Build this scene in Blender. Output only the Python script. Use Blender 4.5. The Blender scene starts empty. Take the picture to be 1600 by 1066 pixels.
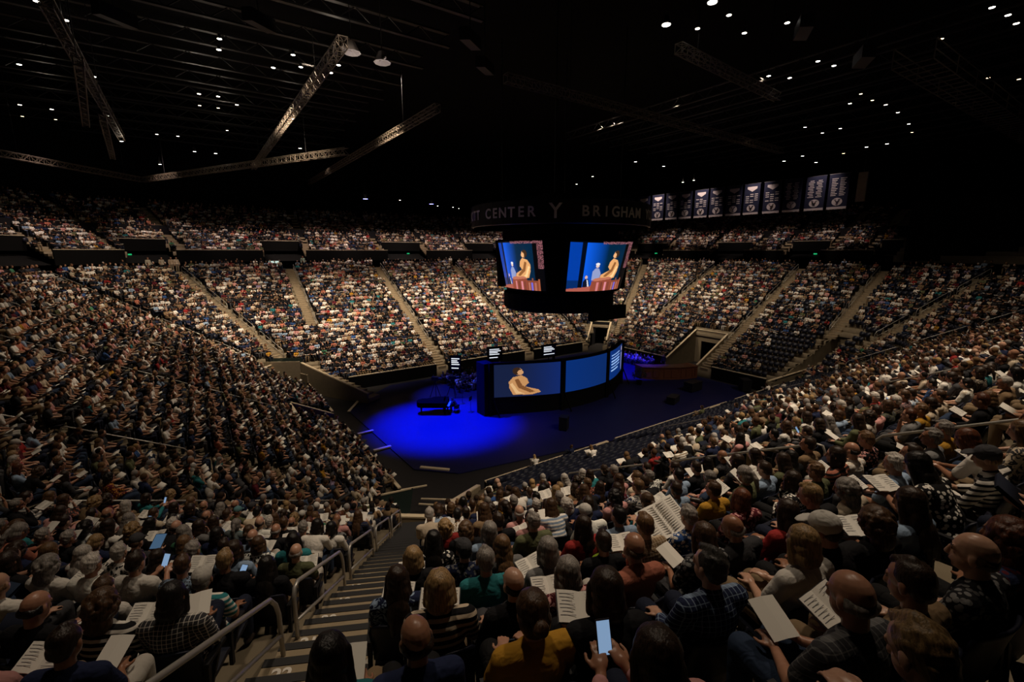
import bpy, math, random
import numpy as np
from mathutils import Matrix, Vector

# ------------------------------------------------------------------ camera, world, light
SC = bpy.context.scene
COL = SC.collection
PI = math.pi
HEAD = math.radians(34.57)          # heading of the camera, clockwise from +Y
PITCH = math.atan(140 / 711.0)
CAM = Vector((0, 0, 13.0))
cd = bpy.data.cameras.new('camera')
cd.sensor_width = 36.0
cd.lens = 36.0 * 711 / 1600
cd.clip_start = 0.05
cd.clip_end = 300
cam = bpy.data.objects.new('camera', cd)
cam.location = CAM
cam.rotation_euler = (PI / 2 - PITCH, 0, -HEAD)
COL.objects.link(cam)
SC.camera = cam

vs = SC.view_settings
vs.view_transform = 'Standard'
vs.look = 'None'
vs.gamma = 1.0
vs.exposure = 0.0
vs.use_curve_mapping = False

wd = bpy.data.worlds.new('world')
SC.world = wd
wd.use_nodes = True
wd.node_tree.nodes['Background'].inputs[0].default_value = (0.02, 0.025, 0.04, 1)
wd.node_tree.nodes['Background'].inputs[1].default_value = 0.05

WARM = (1.0, 0.80, 0.60)


def spot(name, loc, aim, power, angle, blend=0.6, color=WARM, radius=0.5):
    l = bpy.data.lights.new(name, 'SPOT')
    l.energy = power
    l.spot_size = math.radians(angle)
    l.spot_blend = blend
    l.color = color
    l.shadow_soft_size = radius
    o = bpy.data.objects.new(name, l)
    o.location = loc
    o.rotation_euler = (Vector(aim) - Vector(loc)).to_track_quat('-Z', 'Y').to_euler()
    COL.objects.link(o)
    return o


# house lights in the roof, one above each part of the seating: (position, aim, watts, cone, blend)
HOUSE = [
    ((7, 38, 27), (7, 51.5, 5), 27000, 58, 0.8), ((15, 38, 27), (15, 51.5, 5), 28000, 56, 0.8), ((24, 38.5, 27), (24, 51.5, 5), 28000, 56, 0.8),
    ((33, 38.5, 27), (33, 51.5, 5), 27000, 56, 0.8), ((40, 38, 27), (42, 51, 5), 24000, 56, 0.8),
    ((9, 40, 27), (-4, 53, 7), 16500, 58, 0.8), ((9, 39, 27), (-2, 41, 5), 9000, 64, 0.9), ((9, 32, 27), (-1, 31, 5), 6500, 64, 0.9), ((8, 24, 27), (-1, 22, 5), 4200, 64, 0.9),
    ((40, 40, 27), (53, 48, 7), 22000, 58, 0.8), ((39, 37, 27), (52, 39, 6), 19000, 58, 0.8), ((40, 30, 27), (52, 30.5, 6), 14500, 60, 0.8), ((40, 22, 27), (52, 21, 6), 8000, 60, 0.9),
    ((44, 15, 27), (52, 11, 6), 5200, 68, 0.9), ((37, 2, 27), (36, 10, 5), 7600, 72, 0.9), ((27, 2, 27), (26, 10, 5), 8600, 70, 0.9), ((18, 3, 27), (17, 9.5, 6), 9500, 68, 0.9),
    ((10, 5, 27), (9, 6.5, 7), 6800, 70, 0.9), ((3, 9, 27), (0, 8, 7), 2500, 70, 0.9),
]
for k, (p, a, w, ang, b) in enumerate(HOUSE):
    spot('house_light', p, a, w, ang, b)
# deep blue wash on the arena floor, and a violet one beyond the screens
spot('blue_wash', (13.5, 34.5, 25), (14.6, 30.4, 0), 340000, 29, 0.8, (0.0, 0.012, 1.0), 0.3)
spot('blue_wash', (12, 30, 25), (16.4, 29.4, 0), 22000, 36, 1.0, (0.0, 0.012, 1.0), 0.3)
spot('blue_wash', (17, 40, 20), (18.6, 36.0, 0), 24000, 24, 0.6, (0.05, 0.08, 1.0), 0.3)
spot('blue_wash', (38.5, 25, 26), (38.4, 33.4, 0), 110000, 20, 0.6, (0.02, 0.012, 1.0), 0.3)
# wash on the front rows of the upper deck
UPPER = [((x, 62, 25), (x, 66.5, 13), w) for x, w in ((-2, 4200), (6, 5200), (14, 6600), (22, 7000), (30, 6600), (38, 5600), (46, 4600))]
UPPER += [((62, y, 25), (66.5, y, 13), w) for y, w in ((50, 4400), (42, 4200), (34, 3600), (26, 2600))]
UPPER += [((-8, 57, 25), (-11, 60, 13), 4000), ((-11, 48, 25), (-15, 50, 13), 3000)]
for p, a, w in UPPER:
    spot('deck_light', p, a, w, 62, 0.8, (1.0, 0.76, 0.66))

# ------------------------------------------------------------------ helpers
rng = np.random.default_rng(7)
random.seed(7)
CP, SP = math.cos(PITCH), math.sin(PITCH)
CH, SH = math.cos(HEAD), math.sin(HEAD)


def project(P):
    """world points (N,3) -> px, py, depth in the 1600x1066 frame"""
    P = np.atleast_2d(P)
    d = P - np.array(CAM)
    xr = d[:, 0] * CH - d[:, 1] * SH
    yf = d[:, 0] * SH + d[:, 1] * CH
    dep = yf * CP - d[:, 2] * SP
    up = yf * SP + d[:, 2] * CP
    dd = np.where(np.abs(dep) < 1e-6, 1e-6, dep)
    return 800 + 711 * xr / dd, 533 - 711 * up / dd, dep


def ray(px, py):
    x = (px - 800) / 711.0
    v = -(py - 533) / 711.0
    yf = CP + v * SP
    up = -SP + v * CP
    return np.array([x * CH + yf * SH, -x * SH + yf * CH, up])


def at_z(px, py, z):
    d = ray(px, py)
    return np.array(CAM) + d * (z - 13.0) / d[2]


class MB:
    """collects simple solids; build() links them as one mesh object"""

    def __init__(self):
        self.v, self.f, self.m = [], [], []

    def add(self, vs, fs, mi=0):
        o = len(self.v)
        self.v.extend([tuple(map(float, p)) for p in vs])
        self.f.extend([tuple(i + o for i in f) for f in fs])
        self.m.extend([mi] * len(fs))
        return self

    def box(self, c, s, M=None, mi=0):
        hx, hy, hz = s[0] / 2, s[1] / 2, s[2] / 2
        vs = [Vector((x, y, z)) for x in (-hx, hx) for y in (-hy, hy) for z in (-hz, hz)]
        if M is not None:
            vs = [M @ p for p in vs]
        vs = [p + Vector(c) for p in vs]
        return self.add(vs, [(0, 1, 3, 2), (4, 6, 7, 5), (0, 4, 5, 1), (2, 3, 7, 6), (0, 2, 6, 4), (1, 5, 7, 3)], mi)

    def bar(self, a, b, w, h, mi=0):
        """rectangular bar from a to b"""
        a, b = Vector(a), Vector(b)
        d = (b - a)
        L = d.length
        d.normalize()
        s = d.cross(Vector((0, 0, 1)))
        if s.length < 1e-4:
            s = Vector((1, 0, 0))
        s.normalize()
        t = s.cross(d)
        vs = []
        for p in (a, b):
            for i, j in ((-1, -1), (1, -1), (1, 1), (-1, 1)):
                vs.append(p + s * (i * w / 2) + t * (j * h / 2))
        return self.add(vs, [(3, 2, 1, 0), (4, 5, 6, 7), (0, 1, 5, 4), (1, 2, 6, 5), (2, 3, 7, 6), (3, 0, 4, 7)], mi)

    def tube(self, pts, r, n=8, mi=0, cap=True):
        pts = [Vector(p) for p in pts]
        rs = r if isinstance(r, (list, tuple)) else [r] * len(pts)
        vs = []
        prev = None
        for i, p in enumerate(pts):
            d = (pts[min(i + 1, len(pts) - 1)] - pts[max(i - 1, 0)]).normalized()
            if prev is None:
                s = d.cross(Vector((0, 0, 1)))
                if s.length < 1e-3:
                    s = d.cross(Vector((1, 0, 0)))
            else:
                s = prev - d * prev.dot(d)
            s.normalize()
            prev = s
            t = d.cross(s)
            for k in range(n):
                a = 2 * PI * k / n
                vs.append(p + (s * math.cos(a) + t * math.sin(a)) * rs[i])
        fs = []
        for i in range(len(pts) - 1):
            for k in range(n):
                k2 = (k + 1) % n
                fs.append((i * n + k, i * n + k2, (i + 1) * n + k2, (i + 1) * n + k))
        if cap:
            fs.append(tuple(range(n))[::-1])
            fs.append(tuple((len(pts) - 1) * n + k for k in range(n)))
        return self.add(vs, fs, mi)

    def prism(self, poly, a, b, mi=0):
        """polygon of 3-D points swept from +a to +b (vectors)"""
        n = len(poly)
        vs = [Vector(p) + Vector(a) for p in poly] + [Vector(p) + Vector(b) for p in poly]
        fs = [tuple(range(n))[::-1], tuple(range(n, 2 * n))]
        fs += [(i, (i + 1) % n, n + (i + 1) % n, n + i) for i in range(n)]
        return self.add(vs, fs, mi)

    def lathe(self, prof, c=(0, 0, 0), n=24, mi=0, a0=0.0):
        vs = []
        for r, z in prof:
            for k in range(n):
                a = 2 * PI * k / n + a0
                vs.append((c[0] + r * math.cos(a), c[1] + r * math.sin(a), c[2] + z))
        fs = []
        for i in range(len(prof) - 1):
            for k in range(n):
                k2 = (k + 1) % n
                fs.append((i * n + k, i * n + k2, (i + 1) * n + k2, (i + 1) * n + k))
        if prof[0][0] > 1e-6:
            fs.append(tuple(range(n))[::-1])
        if prof[-1][0] > 1e-6:
            fs.append(tuple((len(prof) - 1) * n + k for k in range(n)))
        return self.add(vs, fs, mi)

    def mesh(self, name, mats, smooth=False):
        me = bpy.data.meshes.new(name)
        me.from_pydata(self.v, [], self.f)
        if not isinstance(mats, (list, tuple)):
            mats = [mats]
        for m in mats:
            me.materials.append(m)
        if len(mats) > 1:
            me.polygons.foreach_set('material_index', self.m)
        if smooth:
            me.shade_smooth()
        me.update()
        return me

    def build(self, name, mats, parent=None, loc=None, smooth=False):
        o = bpy.data.objects.new(name, self.mesh(name, mats, smooth))
        COL.objects.link(o)
        if parent is not None:
            o.parent = parent
        if loc is not None:
            o.location = loc
        return o


def tag(o, label, cat, group=None, kind=None):
    if label:
        o['label'] = label
    if cat:
        o['category'] = cat
    if group:
        o['group'] = group
    if kind:
        o['kind'] = kind
    return o


def structure(o, label=None):
    o['kind'] = 'structure'
    if label:
        o['label'] = label
    return o


def empty(name, loc=(0, 0, 0), rz=0.0, scale=1.0):
    o = bpy.data.objects.new(name, None)
    o.location = loc
    o.rotation_euler = (0, 0, rz)
    o.scale = (scale, scale, scale)
    o.empty_display_size = 0.1
    COL.objects.link(o)
    return o


def part(name, me, parent, M=None, color=None):
    o = bpy.data.objects.new(name, me)
    COL.objects.link(o)
    o.parent = parent
    if M is not None:
        o.matrix_local = M
    if color is not None:
        o.color = (*color[:3], 1)
    return o


def np_mesh(name, V, F, mats, colors=None, smooth=False, matidx=None):
    """V (N,3), F (M,k) equal-size faces (k = 3 or 4)"""
    me = bpy.data.meshes.new(name)
    V = np.ascontiguousarray(V, dtype=np.float32)
    F = np.ascontiguousarray(F, dtype=np.int32)
    k = F.shape[1]
    me.vertices.add(len(V))
    me.vertices.foreach_set('co', V.ravel())
    me.loops.add(F.size)
    me.loops.foreach_set('vertex_index', F.ravel())
    me.polygons.add(len(F))
    me.polygons.foreach_set('loop_start', np.arange(0, F.size, k, dtype=np.int32))
    me.polygons.foreach_set('loop_total', np.full(len(F), k, dtype=np.int32))
    for m in mats if isinstance(mats, (list, tuple)) else [mats]:
        me.materials.append(m)
    if matidx is not None:
        me.polygons.foreach_set('material_index', np.ascontiguousarray(matidx, dtype=np.int32))
    me.update(calc_edges=True)
    if colors is not None:
        ca = me.color_attributes.new('Col', 'FLOAT_COLOR', 'POINT')
        C = np.ones((len(V), 4), dtype=np.float32)
        C[:, :3] = colors
        ca.data.foreach_set('color', C.ravel())
    if smooth:
        me.shade_smooth()
    return me


ORD = ('zeroth first second third fourth fifth sixth seventh eighth ninth tenth eleventh twelfth thirteenth fourteenth '
       'fifteenth sixteenth seventeenth eighteenth nineteenth twentieth').split()


def nth(n):
    if n < len(ORD):
        return ORD[n]
    return '%d%s' % (n, 'th' if 10 <= n % 100 <= 20 else {1: 'st', 2: 'nd', 3: 'rd'}.get(n % 10, 'th'))


# ------------------------------------------------------------------ materials
def mat(name, color=(0.5, 0.5, 0.5), rough=0.6, metal=0.0, spec=0.5, noise=0.0, nscale=6.0, bump=0.0, emit=None, estr=1.0, color2=None):
    m = bpy.data.materials.new(name)
    m.use_nodes = True
    nt = m.node_tree
    b = nt.nodes['Principled BSDF']
    b.inputs['Base Color'].default_value = (*color, 1)
    b.inputs['Roughness'].default_value = rough
    b.inputs['Metallic'].default_value = metal
    b.inputs['Specular IOR Level'].default_value = spec
    if noise > 0 or bump > 0:
        tc = nt.nodes.new('ShaderNodeTexCoord')
        nz = nt.nodes.new('ShaderNodeTexNoise')
        nz.inputs['Scale'].default_value = nscale
        nz.inputs['Detail'].default_value = 5
        nt.links.new(tc.outputs['Object'], nz.inputs['Vector'])
        if noise > 0:
            mx = nt.nodes.new('ShaderNodeMix')
            mx.data_type = 'RGBA'
            c2 = color2 or tuple(max(0, c * (1 - noise)) for c in color)
            mx.inputs['A'].default_value = (*color, 1)
            mx.inputs['B'].default_value = (*c2, 1)
            nt.links.new(nz.outputs['Fac'], mx.inputs['Factor'])
            nt.links.new(mx.outputs['Result'], b.inputs['Base Color'])
        if bump > 0:
            bp = nt.nodes.new('ShaderNodeBump')
            bp.inputs['Strength'].default_value = bump
            bp.inputs['Distance'].default_value = 0.02
            nt.links.new(nz.outputs['Fac'], bp.inputs['Height'])
            nt.links.new(bp.outputs['Normal'], b.inputs['Normal'])
    if emit is not None:
        b.inputs['Emission Color'].default_value = (*emit, 1)
        b.inputs['Emission Strength'].default_value = estr
    return m


def mat_attr(name, rough=0.7, emit=0.0, spec=0.3):
    """colour from the mesh's own colour attribute: cloth of a crowd, or the picture a display shows"""
    m = bpy.data.materials.new(name)
    m.use_nodes = True
    nt = m.node_tree
    b = nt.nodes['Principled BSDF']
    a = nt.nodes.new('ShaderNodeAttribute')
    a.attribute_name = 'Col'
    if emit > 0:
        b.inputs['Base Color'].default_value = (0.01, 0.01, 0.01, 1)
        nt.links.new(a.outputs['Color'], b.inputs['Emission Color'])
        b.inputs['Emission Strength'].default_value = emit
    else:
        nt.links.new(a.outputs['Color'], b.inputs['Base Color'])
    b.inputs['Roughness'].default_value = rough
    b.inputs['Specular IOR Level'].default_value = spec
    return m


def mat_objcolor(name, rough=0.6, spec=0.4, kind='skin'):
    m = bpy.data.materials.new(name)
    m.use_nodes = True
    nt = m.node_tree
    N, L = nt.nodes, nt.links
    b = N['Principled BSDF']
    b.inputs['Roughness'].default_value = rough
    b.inputs['Specular IOR Level'].default_value = spec
    oi = N.new('ShaderNodeObjectInfo')
    tc = N.new('ShaderNodeTexCoord')
    if kind == 'skin':
        nz = N.new('ShaderNodeTexNoise')
        nz.inputs['Scale'].default_value = 18
        mx = N.new('ShaderNodeMix')
        mx.data_type = 'RGBA'
        mx.blend_type = 'MULTIPLY'
        rp = N.new('ShaderNodeValToRGB')
        rp.color_ramp.elements[0].color = (0.8, 0.7, 0.66, 1)
        rp.color_ramp.elements[1].color = (1.1, 1.05, 1.0, 1)
        L.new(tc.outputs['Object'], nz.inputs['Vector'])
        L.new(nz.outputs['Fac'], rp.inputs['Fac'])
        mx.inputs['Factor'].default_value = 1
        L.new(oi.outputs['Color'], mx.inputs['A'])
        L.new(rp.outputs['Color'], mx.inputs['B'])
        L.new(mx.outputs['Result'], b.inputs['Base Color'])
    elif kind == 'hair':
        mp = N.new('ShaderNodeMapping')
        mp.inputs['Scale'].default_value = (90, 90, 9)
        nz = N.new('ShaderNodeTexNoise')
        nz.inputs['Scale'].default_value = 1.0
        nz.inputs['Detail'].default_value = 3
        rp = N.new('ShaderNodeValToRGB')
        rp.color_ramp.elements[0].position = 0.3
        rp.color_ramp.elements[0].color = (0.35, 0.35, 0.35, 1)
        rp.color_ramp.elements[1].position = 0.72
        rp.color_ramp.elements[1].color = (1.35, 1.3, 1.25, 1)
        mx = N.new('ShaderNodeMix')
        mx.data_type = 'RGBA'
        mx.blend_type = 'MULTIPLY'
        mx.inputs['Factor'].default_value = 1
        L.new(tc.outputs['Object'], mp.inputs['Vector'])
        L.new(mp.outputs['Vector'], nz.inputs['Vector'])
        L.new(nz.outputs['Fac'], rp.inputs['Fac'])
        L.new(oi.outputs['Color'], mx.inputs['A'])
        L.new(rp.outputs['Color'], mx.inputs['B'])
        L.new(mx.outputs['Result'], b.inputs['Base Color'])
        bp = N.new('ShaderNodeBump')
        bp.inputs['Strength'].default_value = 0.5
        bp.inputs['Distance'].default_value = 0.01
        L.new(nz.outputs['Fac'], bp.inputs['Height'])
        L.new(bp.outputs['Normal'], b.inputs['Normal'])
    else:   # cloth: plain, plaid, floral or striped, chosen by the object's own property
        at = N.new('ShaderNodeAttribute')
        at.attribute_type = 'OBJECT'
        at.attribute_name = 'pattern'
        a2 = N.new('ShaderNodeAttribute')
        a2.attribute_type = 'OBJECT'
        a2.attribute_name = 'second_colour'
        sx = N.new('ShaderNodeSeparateXYZ')
        L.new(tc.outputs['Object'], sx.inputs[0])

        def math_(op, a, bb=None, c=None):
            n = N.new('ShaderNodeMath')
            n.operation = op
            for i, x in enumerate((a, bb, c)):
                if x is None:
                    continue
                if isinstance(x, (int, float)):
                    n.inputs[i].default_value = x
                else:
                    L.new(x, n.inputs[i])
            return n.outputs[0]

        def lines(sock, f, w):
            return math_('LESS_THAN', math_('FRACT', math_('MULTIPLY', sock, f)), w)
        hz = math_('ADD', sx.outputs['Z'], math_('MULTIPLY', sx.outputs['Y'], 0.3))
        plaid = math_('MULTIPLY', math_('ADD', lines(sx.outputs['X'], 30, 0.16), lines(hz, 30, 0.16)), 0.6)
        stripe = lines(hz, 18, 0.45)
        vo = N.new('ShaderNodeTexVoronoi')
        vo.inputs['Scale'].default_value = 26
        L.new(tc.outputs['Object'], vo.inputs['Vector'])
        floral = math_('LESS_THAN', vo.outputs['Distance'], 0.42)
        nz = N.new('ShaderNodeTexNoise')
        nz.inputs['Scale'].default_value = 9
        nz.inputs['Distortion'].default_value = 2.5
        L.new(tc.outputs['Object'], nz.inputs['Vector'])
        dye = math_('GREATER_THAN', nz.outputs['Fac'], 0.52)

        def is_(k):
            return math_('COMPARE', at.outputs['Fac'], float(k), 0.3)
        f = math_('ADD', math_('ADD', math_('MULTIPLY', plaid, is_(1)), math_('MULTIPLY', floral, is_(2))),
                  math_('ADD', math_('MULTIPLY', stripe, is_(3)), math_('MULTIPLY', dye, is_(4))))
        mx = N.new('ShaderNodeMix')
        mx.data_type = 'RGBA'
        L.new(f, mx.inputs['Factor'])
        L.new(oi.outputs['Color'], mx.inputs['A'])
        L.new(a2.outputs['Color'], mx.inputs['B'])
        L.new(mx.outputs['Result'], b.inputs['Base Color'])
        bp = N.new('ShaderNodeBump')
        bp.inputs['Strength'].default_value = 0.5
        bp.inputs['Distance'].default_value = 0.03
        n2 = N.new('ShaderNodeTexNoise')
        n2.inputs['Scale'].default_value = 11
        n2.inputs['Detail'].default_value = 2
        n2.inputs['Distortion'].default_value = 0.8
        L.new(tc.outputs['Object'], n2.inputs['Vector'])
        L.new(n2.outputs['Fac'], bp.inputs['Height'])
        L.new(bp.outputs['Normal'], b.inputs['Normal'])
        b.inputs['Roughness'].default_value = 0.85
        b.inputs['Specular IOR Level'].default_value = 0.15
    return m


M_CONC = mat('concrete', (0.30, 0.245, 0.16), 0.8, noise=0.35, nscale=3, bump=0.1, spec=0.2)
M_TREAD = mat('terrace_concrete', (0.22, 0.18, 0.12), 0.85, noise=0.4, nscale=2, spec=0.2)
M_STAIR = mat('stair_concrete', (0.34, 0.27, 0.175), 0.8, noise=0.3, nscale=5, bump=0.1, spec=0.2)
M_NOSE = mat('stair_nosing', (0.012, 0.012, 0.013), 0.7)
M_STEEL = mat('brushed_steel', (0.42, 0.40, 0.37), 0.42, 0.55)
M_RAILCAP = mat('wall_cap', (0.62, 0.52, 0.36), 0.5, spec=0.3)
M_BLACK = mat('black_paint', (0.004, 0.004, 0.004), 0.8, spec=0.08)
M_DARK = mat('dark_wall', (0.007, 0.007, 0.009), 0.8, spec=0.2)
M_BMETAL = mat('black_metal', (0.010, 0.010, 0.012), 0.5, 0.2, 0.3)
M_PIANO = mat('piano_lacquer', (0.0015, 0.0015, 0.0015), 0.8, spec=0.01)
M_TRUSS = mat('truss_aluminium', (0.13, 0.105, 0.08), 0.5, 0.5)
M_JOIST = mat('joist_paint', (0.024, 0.023, 0.022), 0.45, 0.3)
M_NAVY = mat('navy_plastic', (0.008, 0.010, 0.021), 0.45, spec=0.3)
M_CARPET = mat('stage_floor', (0.008, 0.009, 0.06), 0.6, noise=0.25, nscale=0.6, spec=0.2)
M_OUTER = mat('arena_floor', (0.018, 0.017, 0.017), 0.6, spec=0.2)
M_GLASS = mat('rail_glass', (0.03, 0.045, 0.04), 0.12, spec=0.6)
M_PAPER = mat('paper', (0.80, 0.77, 0.70), 0.8, spec=0.1)
M_INK = mat('ink', (0.12, 0.12, 0.14), 0.8)
M_WHITE = mat('white_paint', (0.70, 0.66, 0.60), 0.6)
M_WOOD = mat('dark_wood', (0.20, 0.07, 0.034), 0.4, noise=0.5, nscale=9)
M_BANNER = mat('banner_cloth', (0.010, 0.012, 0.028), 0.9, spec=0.1)
M_BANW = mat('banner_white', (0.34, 0.31, 0.31), 0.9, spec=0.1)
M_LETTER = mat('ring_lettering', (0.75, 0.70, 0.64), 0.8, spec=0.1)
M_LAMP = mat('lamp_lens', (1, 1, 1), 0.3, emit=(1.0, 0.93, 0.80), estr=7.0)
M_BEAMGLINT = mat('beam_highlight_glow', (1, 1, 1), 0.3, emit=(1.0, 0.78, 0.45), estr=4.0)  # bright highlights on roof beams, drawn as glowing lenses
M_LAMPB = mat('lamp_lens_blue', (1, 1, 1), 0.3, emit=(0.2, 0.2, 1.0), estr=8.0)
M_EXIT = mat('exit_sign_green', (0, 0.1, 0.03), 0.4, emit=(0.02, 0.6, 0.2), estr=0.7)
M_DOORLIT = mat('lit_doorway', (0.5, 0.55, 0.5), 0.5, emit=(0.62, 0.80, 0.70), estr=0.9)
M_CROWD = mat_attr('crowd_cloth', 0.8, spec=0.15)
M_SCREEN = mat_attr('screen_picture', 0.3, emit=1.0)
M_SKIN = mat_objcolor('skin', 0.36, 0.5, 'skin')
M_HAIR = mat_objcolor('hair', 0.42, 0.35, 'hair')
M_CLOTH = mat_objcolor('cloth', 0.85, 0.15, 'cloth')
M_EYE = mat('eye_dark', (0.02, 0.015, 0.012), 0.2)
M_LIP = mat('lips', (0.28, 0.09, 0.075), 0.4)
M_SHOE = mat('shoe_leather', (0.03, 0.022, 0.018), 0.45)
M_PHONE = mat('phone_screen', (0.02, 0.03, 0.04), 0.2, emit=(0.35, 0.55, 0.85), estr=0.55)
M_COVER = mat('book_cover', (0.02, 0.02, 0.025), 0.5)
M_CUP = mat('blue_cup', (0.01, 0.10, 0.55), 0.35)

#==SECTION bowl==
# ------------------------------------------------------------------ the bowl (plan axes: x along the long side, y along the short side)
LU, RU, NV, FV = 7.3, 43.0, 18.7, 43.2      # edges of the arena floor
NROW, PITCH_R, RISE = 26, 0.76, 0.39


def zrow(i):
    return 0.51 + RISE * i


RTOP = NROW * PITCH_R                        # 19.76
ZCON = 10.75                                 # concourse level


def curve(r, pieces, ds):
    """points of one offset line; every entry (x, y, nx, ny)"""
    out = []
    for pc in pieces:
        if pc in ('near', 'far', 'left', 'right'):
            L = RU - LU if pc in ('near', 'far') else FV - NV
            n = max(1, int(round(L / ds)))
            for k in range(n + 1):
                t = k / n
                if pc == 'near':
                    q = (LU + (RU - LU) * t, NV - r, 0, -1)
                elif pc == 'right':
                    q = (RU + r, NV + (FV - NV) * t, 1, 0)
                elif pc == 'far':
                    q = (RU - (RU - LU) * t, FV + r, 0, 1)
                else:
                    q = (LU - r, FV - (FV - NV) * t, -1, 0)
                out.append(q)
        else:
            cx, cy, a0 = {'NR': (RU, NV, -90), 'FR': (RU, FV, 0), 'FL': (LU, FV, 90), 'NL': (LU, NV, 180)}[pc]
            n = max(8, int(round(26 * PI / 2 / (ds * 1.6))))
            for k in range(n + 1):
                a = math.radians(a0 + 90 * k / n)
                out.append((cx + r * math.cos(a), cy + r * math.sin(a), math.cos(a), math.sin(a)))
    return out


ALLP = ('near', 'NR', 'right', 'FR', 'far', 'FL', 'left', 'NL')


class Aisle:
    def __init__(self, name, base, d, hw, r0, r1, side=1, rails=True):
        self.name, self.base, self.hw, self.r0, self.r1 = name, np.array(base, float), hw, r0, r1
        d = np.array(d, float)
        self.d = d / np.linalg.norm(d)
        self.s = np.array([self.d[1], -self.d[0]])      # to the right when looking outward
        self.side, self.rails = side, rails

    def hit(self, x, y, r, extra=0.0):
        qx, qy = x - self.base[0], y - self.base[1]
        al = qx * self.d[0] + qy * self.d[1]
        pe = qx * self.s[0] + qy * self.s[1]
        return (np.abs(pe) < self.hw + extra) & (r > self.r0) & (r < self.r1) & (al > -0.5)

    def rad(self, t):
        p = self.base + self.d * t
        return ring_r(p[0], p[1])

    def at_r(self, r):
        """distance along the aisle where the offset equals r"""
        lo, hi = -2.0, 40.0
        for _ in range(40):
            m = (lo + hi) / 2
            if self.rad(m) < r:
                lo = m
            else:
                hi = m
        return (lo + hi) / 2


def ring_r(x, y):
    dx = np.maximum(np.maximum(LU - x, x - RU), 0)
    dy = np.maximum(np.maximum(NV - y, y - FV), 0)
    return np.hypot(dx, dy)


def fan(cx, cy, dx, dy, off):
    """aisle line through a corner, moved sideways by off"""
    d = np.array([dx, dy]) / math.hypot(dx, dy)
    s = np.array([d[1], -d[0]])
    return (cx + s[0] * off, cy + s[1] * off), d


c26, s26 = math.cos(math.radians(26.5)), math.sin(math.radians(26.5))
AISLES = []


def aisle(name, base, d, r0=0.0, r1=19.8, hw=0.46, side=1, rails=True):
    AISLES.append(Aisle(name, base, d, hw, r0, r1, side, rails))


b_, d_ = fan(LU, NV, -s26, -c26, -0.50)
aisle('numbered', b_, d_, 4.0, 19.8, 0.54, side=1)
aisle('near first', (9.0, NV), (0, -1), 6.0, side=-1)
aisle('near second', (19.3, NV), (0, -1), side=-1)
aisle('near third', (31.0, NV), (0, -1), side=-1)
aisle('near fourth', (41.5, NV), (0, -1), 6.0, side=-1)
b_, d_ = fan(LU, NV, -c26, -s26, 0.3)
aisle('left corner', b_, d_, 3.0, side=-1)
aisle('left first', (LU, 20.3), (-1, 0), 5.0, side=-1)
aisle('left second', (LU, 30.6), (-1, 0), 4.0, side=-1)
aisle('left third', (LU, 39.6), (-1, 0), 3.0, side=-1)
aisle('far left corner low', (4.6, 45.3), (-15.4, 7.7), 1.0, side=-1)
aisle('far left corner', (6.5, 45.8), (-7.6, 13.9), 1.2, side=1)
aisle('far first', (9.7, FV), (0, 1), 8.0, side=1)
aisle('far second', (20.7, FV), (0, 1), side=1)
aisle('far third', (32.3, FV), (0, 1), side=1)
aisle('far fourth', (41.8, FV), (0, 1), side=1)
aisle('far right corner', (52.7, 45.5), (9.4, 5.2), -1, side=-1)
AISLES[-1].base = AISLES[-1].base - AISLES[-1].d * 9.0
aisle('far right tunnel', (43.4, 43.9), (0.6, 0.8), 0.2, 4.2, rails=False)
aisle('right first', (RU, 38.2), (1, 0), 7.0, side=-1)
aisle('right second', (RU, 26.8), (1, 0), side=-1)
aisle('right third', (RU, 18.4), (1, 0), 5.5, side=-1)
b_, d_ = fan(RU, NV, c26, -s26, 0.7)
aisle('near right corner', b_, d_, 6.0, side=-1)
b_, d_ = fan(RU, NV, s26, -c26, 0.3)
aisle('near right corner low', b_, d_, 4.0, side=-1)


class Vom:
    """an entrance cut through the lowest rows"""

    def __init__(self, base, d, hw, depth):
        self.base = np.array(base, float)
        d = np.array(d, float)
        self.d = d / np.linalg.norm(d)
        self.s = np.array([self.d[1], -self.d[0]])
        self.hw, self.depth = hw, depth

    def hit(self, x, y, extra=0.0):
        qx, qy = x - self.base[0], y - self.base[1]
        al = qx * self.d[0] + qy * self.d[1]
        pe = qx * self.s[0] + qy * self.s[1]
        return (np.abs(pe) < self.hw + extra) & (al < self.depth + extra) & (al > -3)

    def P(self, al, pe, z):
        q = self.base + self.d * al + self.s * pe
        return Vector((q[0], q[1], z))


VOMS = {
    'near left': Vom((7.6, 18.4), (-0.60, -0.80), 1.7, 4.0),
    'far left': Vom((6.6, 43.6), (-0.72, 0.69), 1.6, 2.4),
    'far right': Vom((43.0, 42.6), (0.80, 0.60), 1.25, 4.2),
    'near right': Vom((42.6, 19.4), (0.975, -0.22), 0.75, 9.0),
    'right': Vom((RU, 29.6), (1, 0), 1.9, 5.4),
    'left': Vom((LU, 32.6), (-1, 0), 1.5, 2.8),
}


def in_vom(x, y, extra=0.0):
    h = np.zeros(np.shape(x), bool)
    for v in VOMS.values():
        h = h | v.hit(x, y, extra)
    return h


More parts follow.
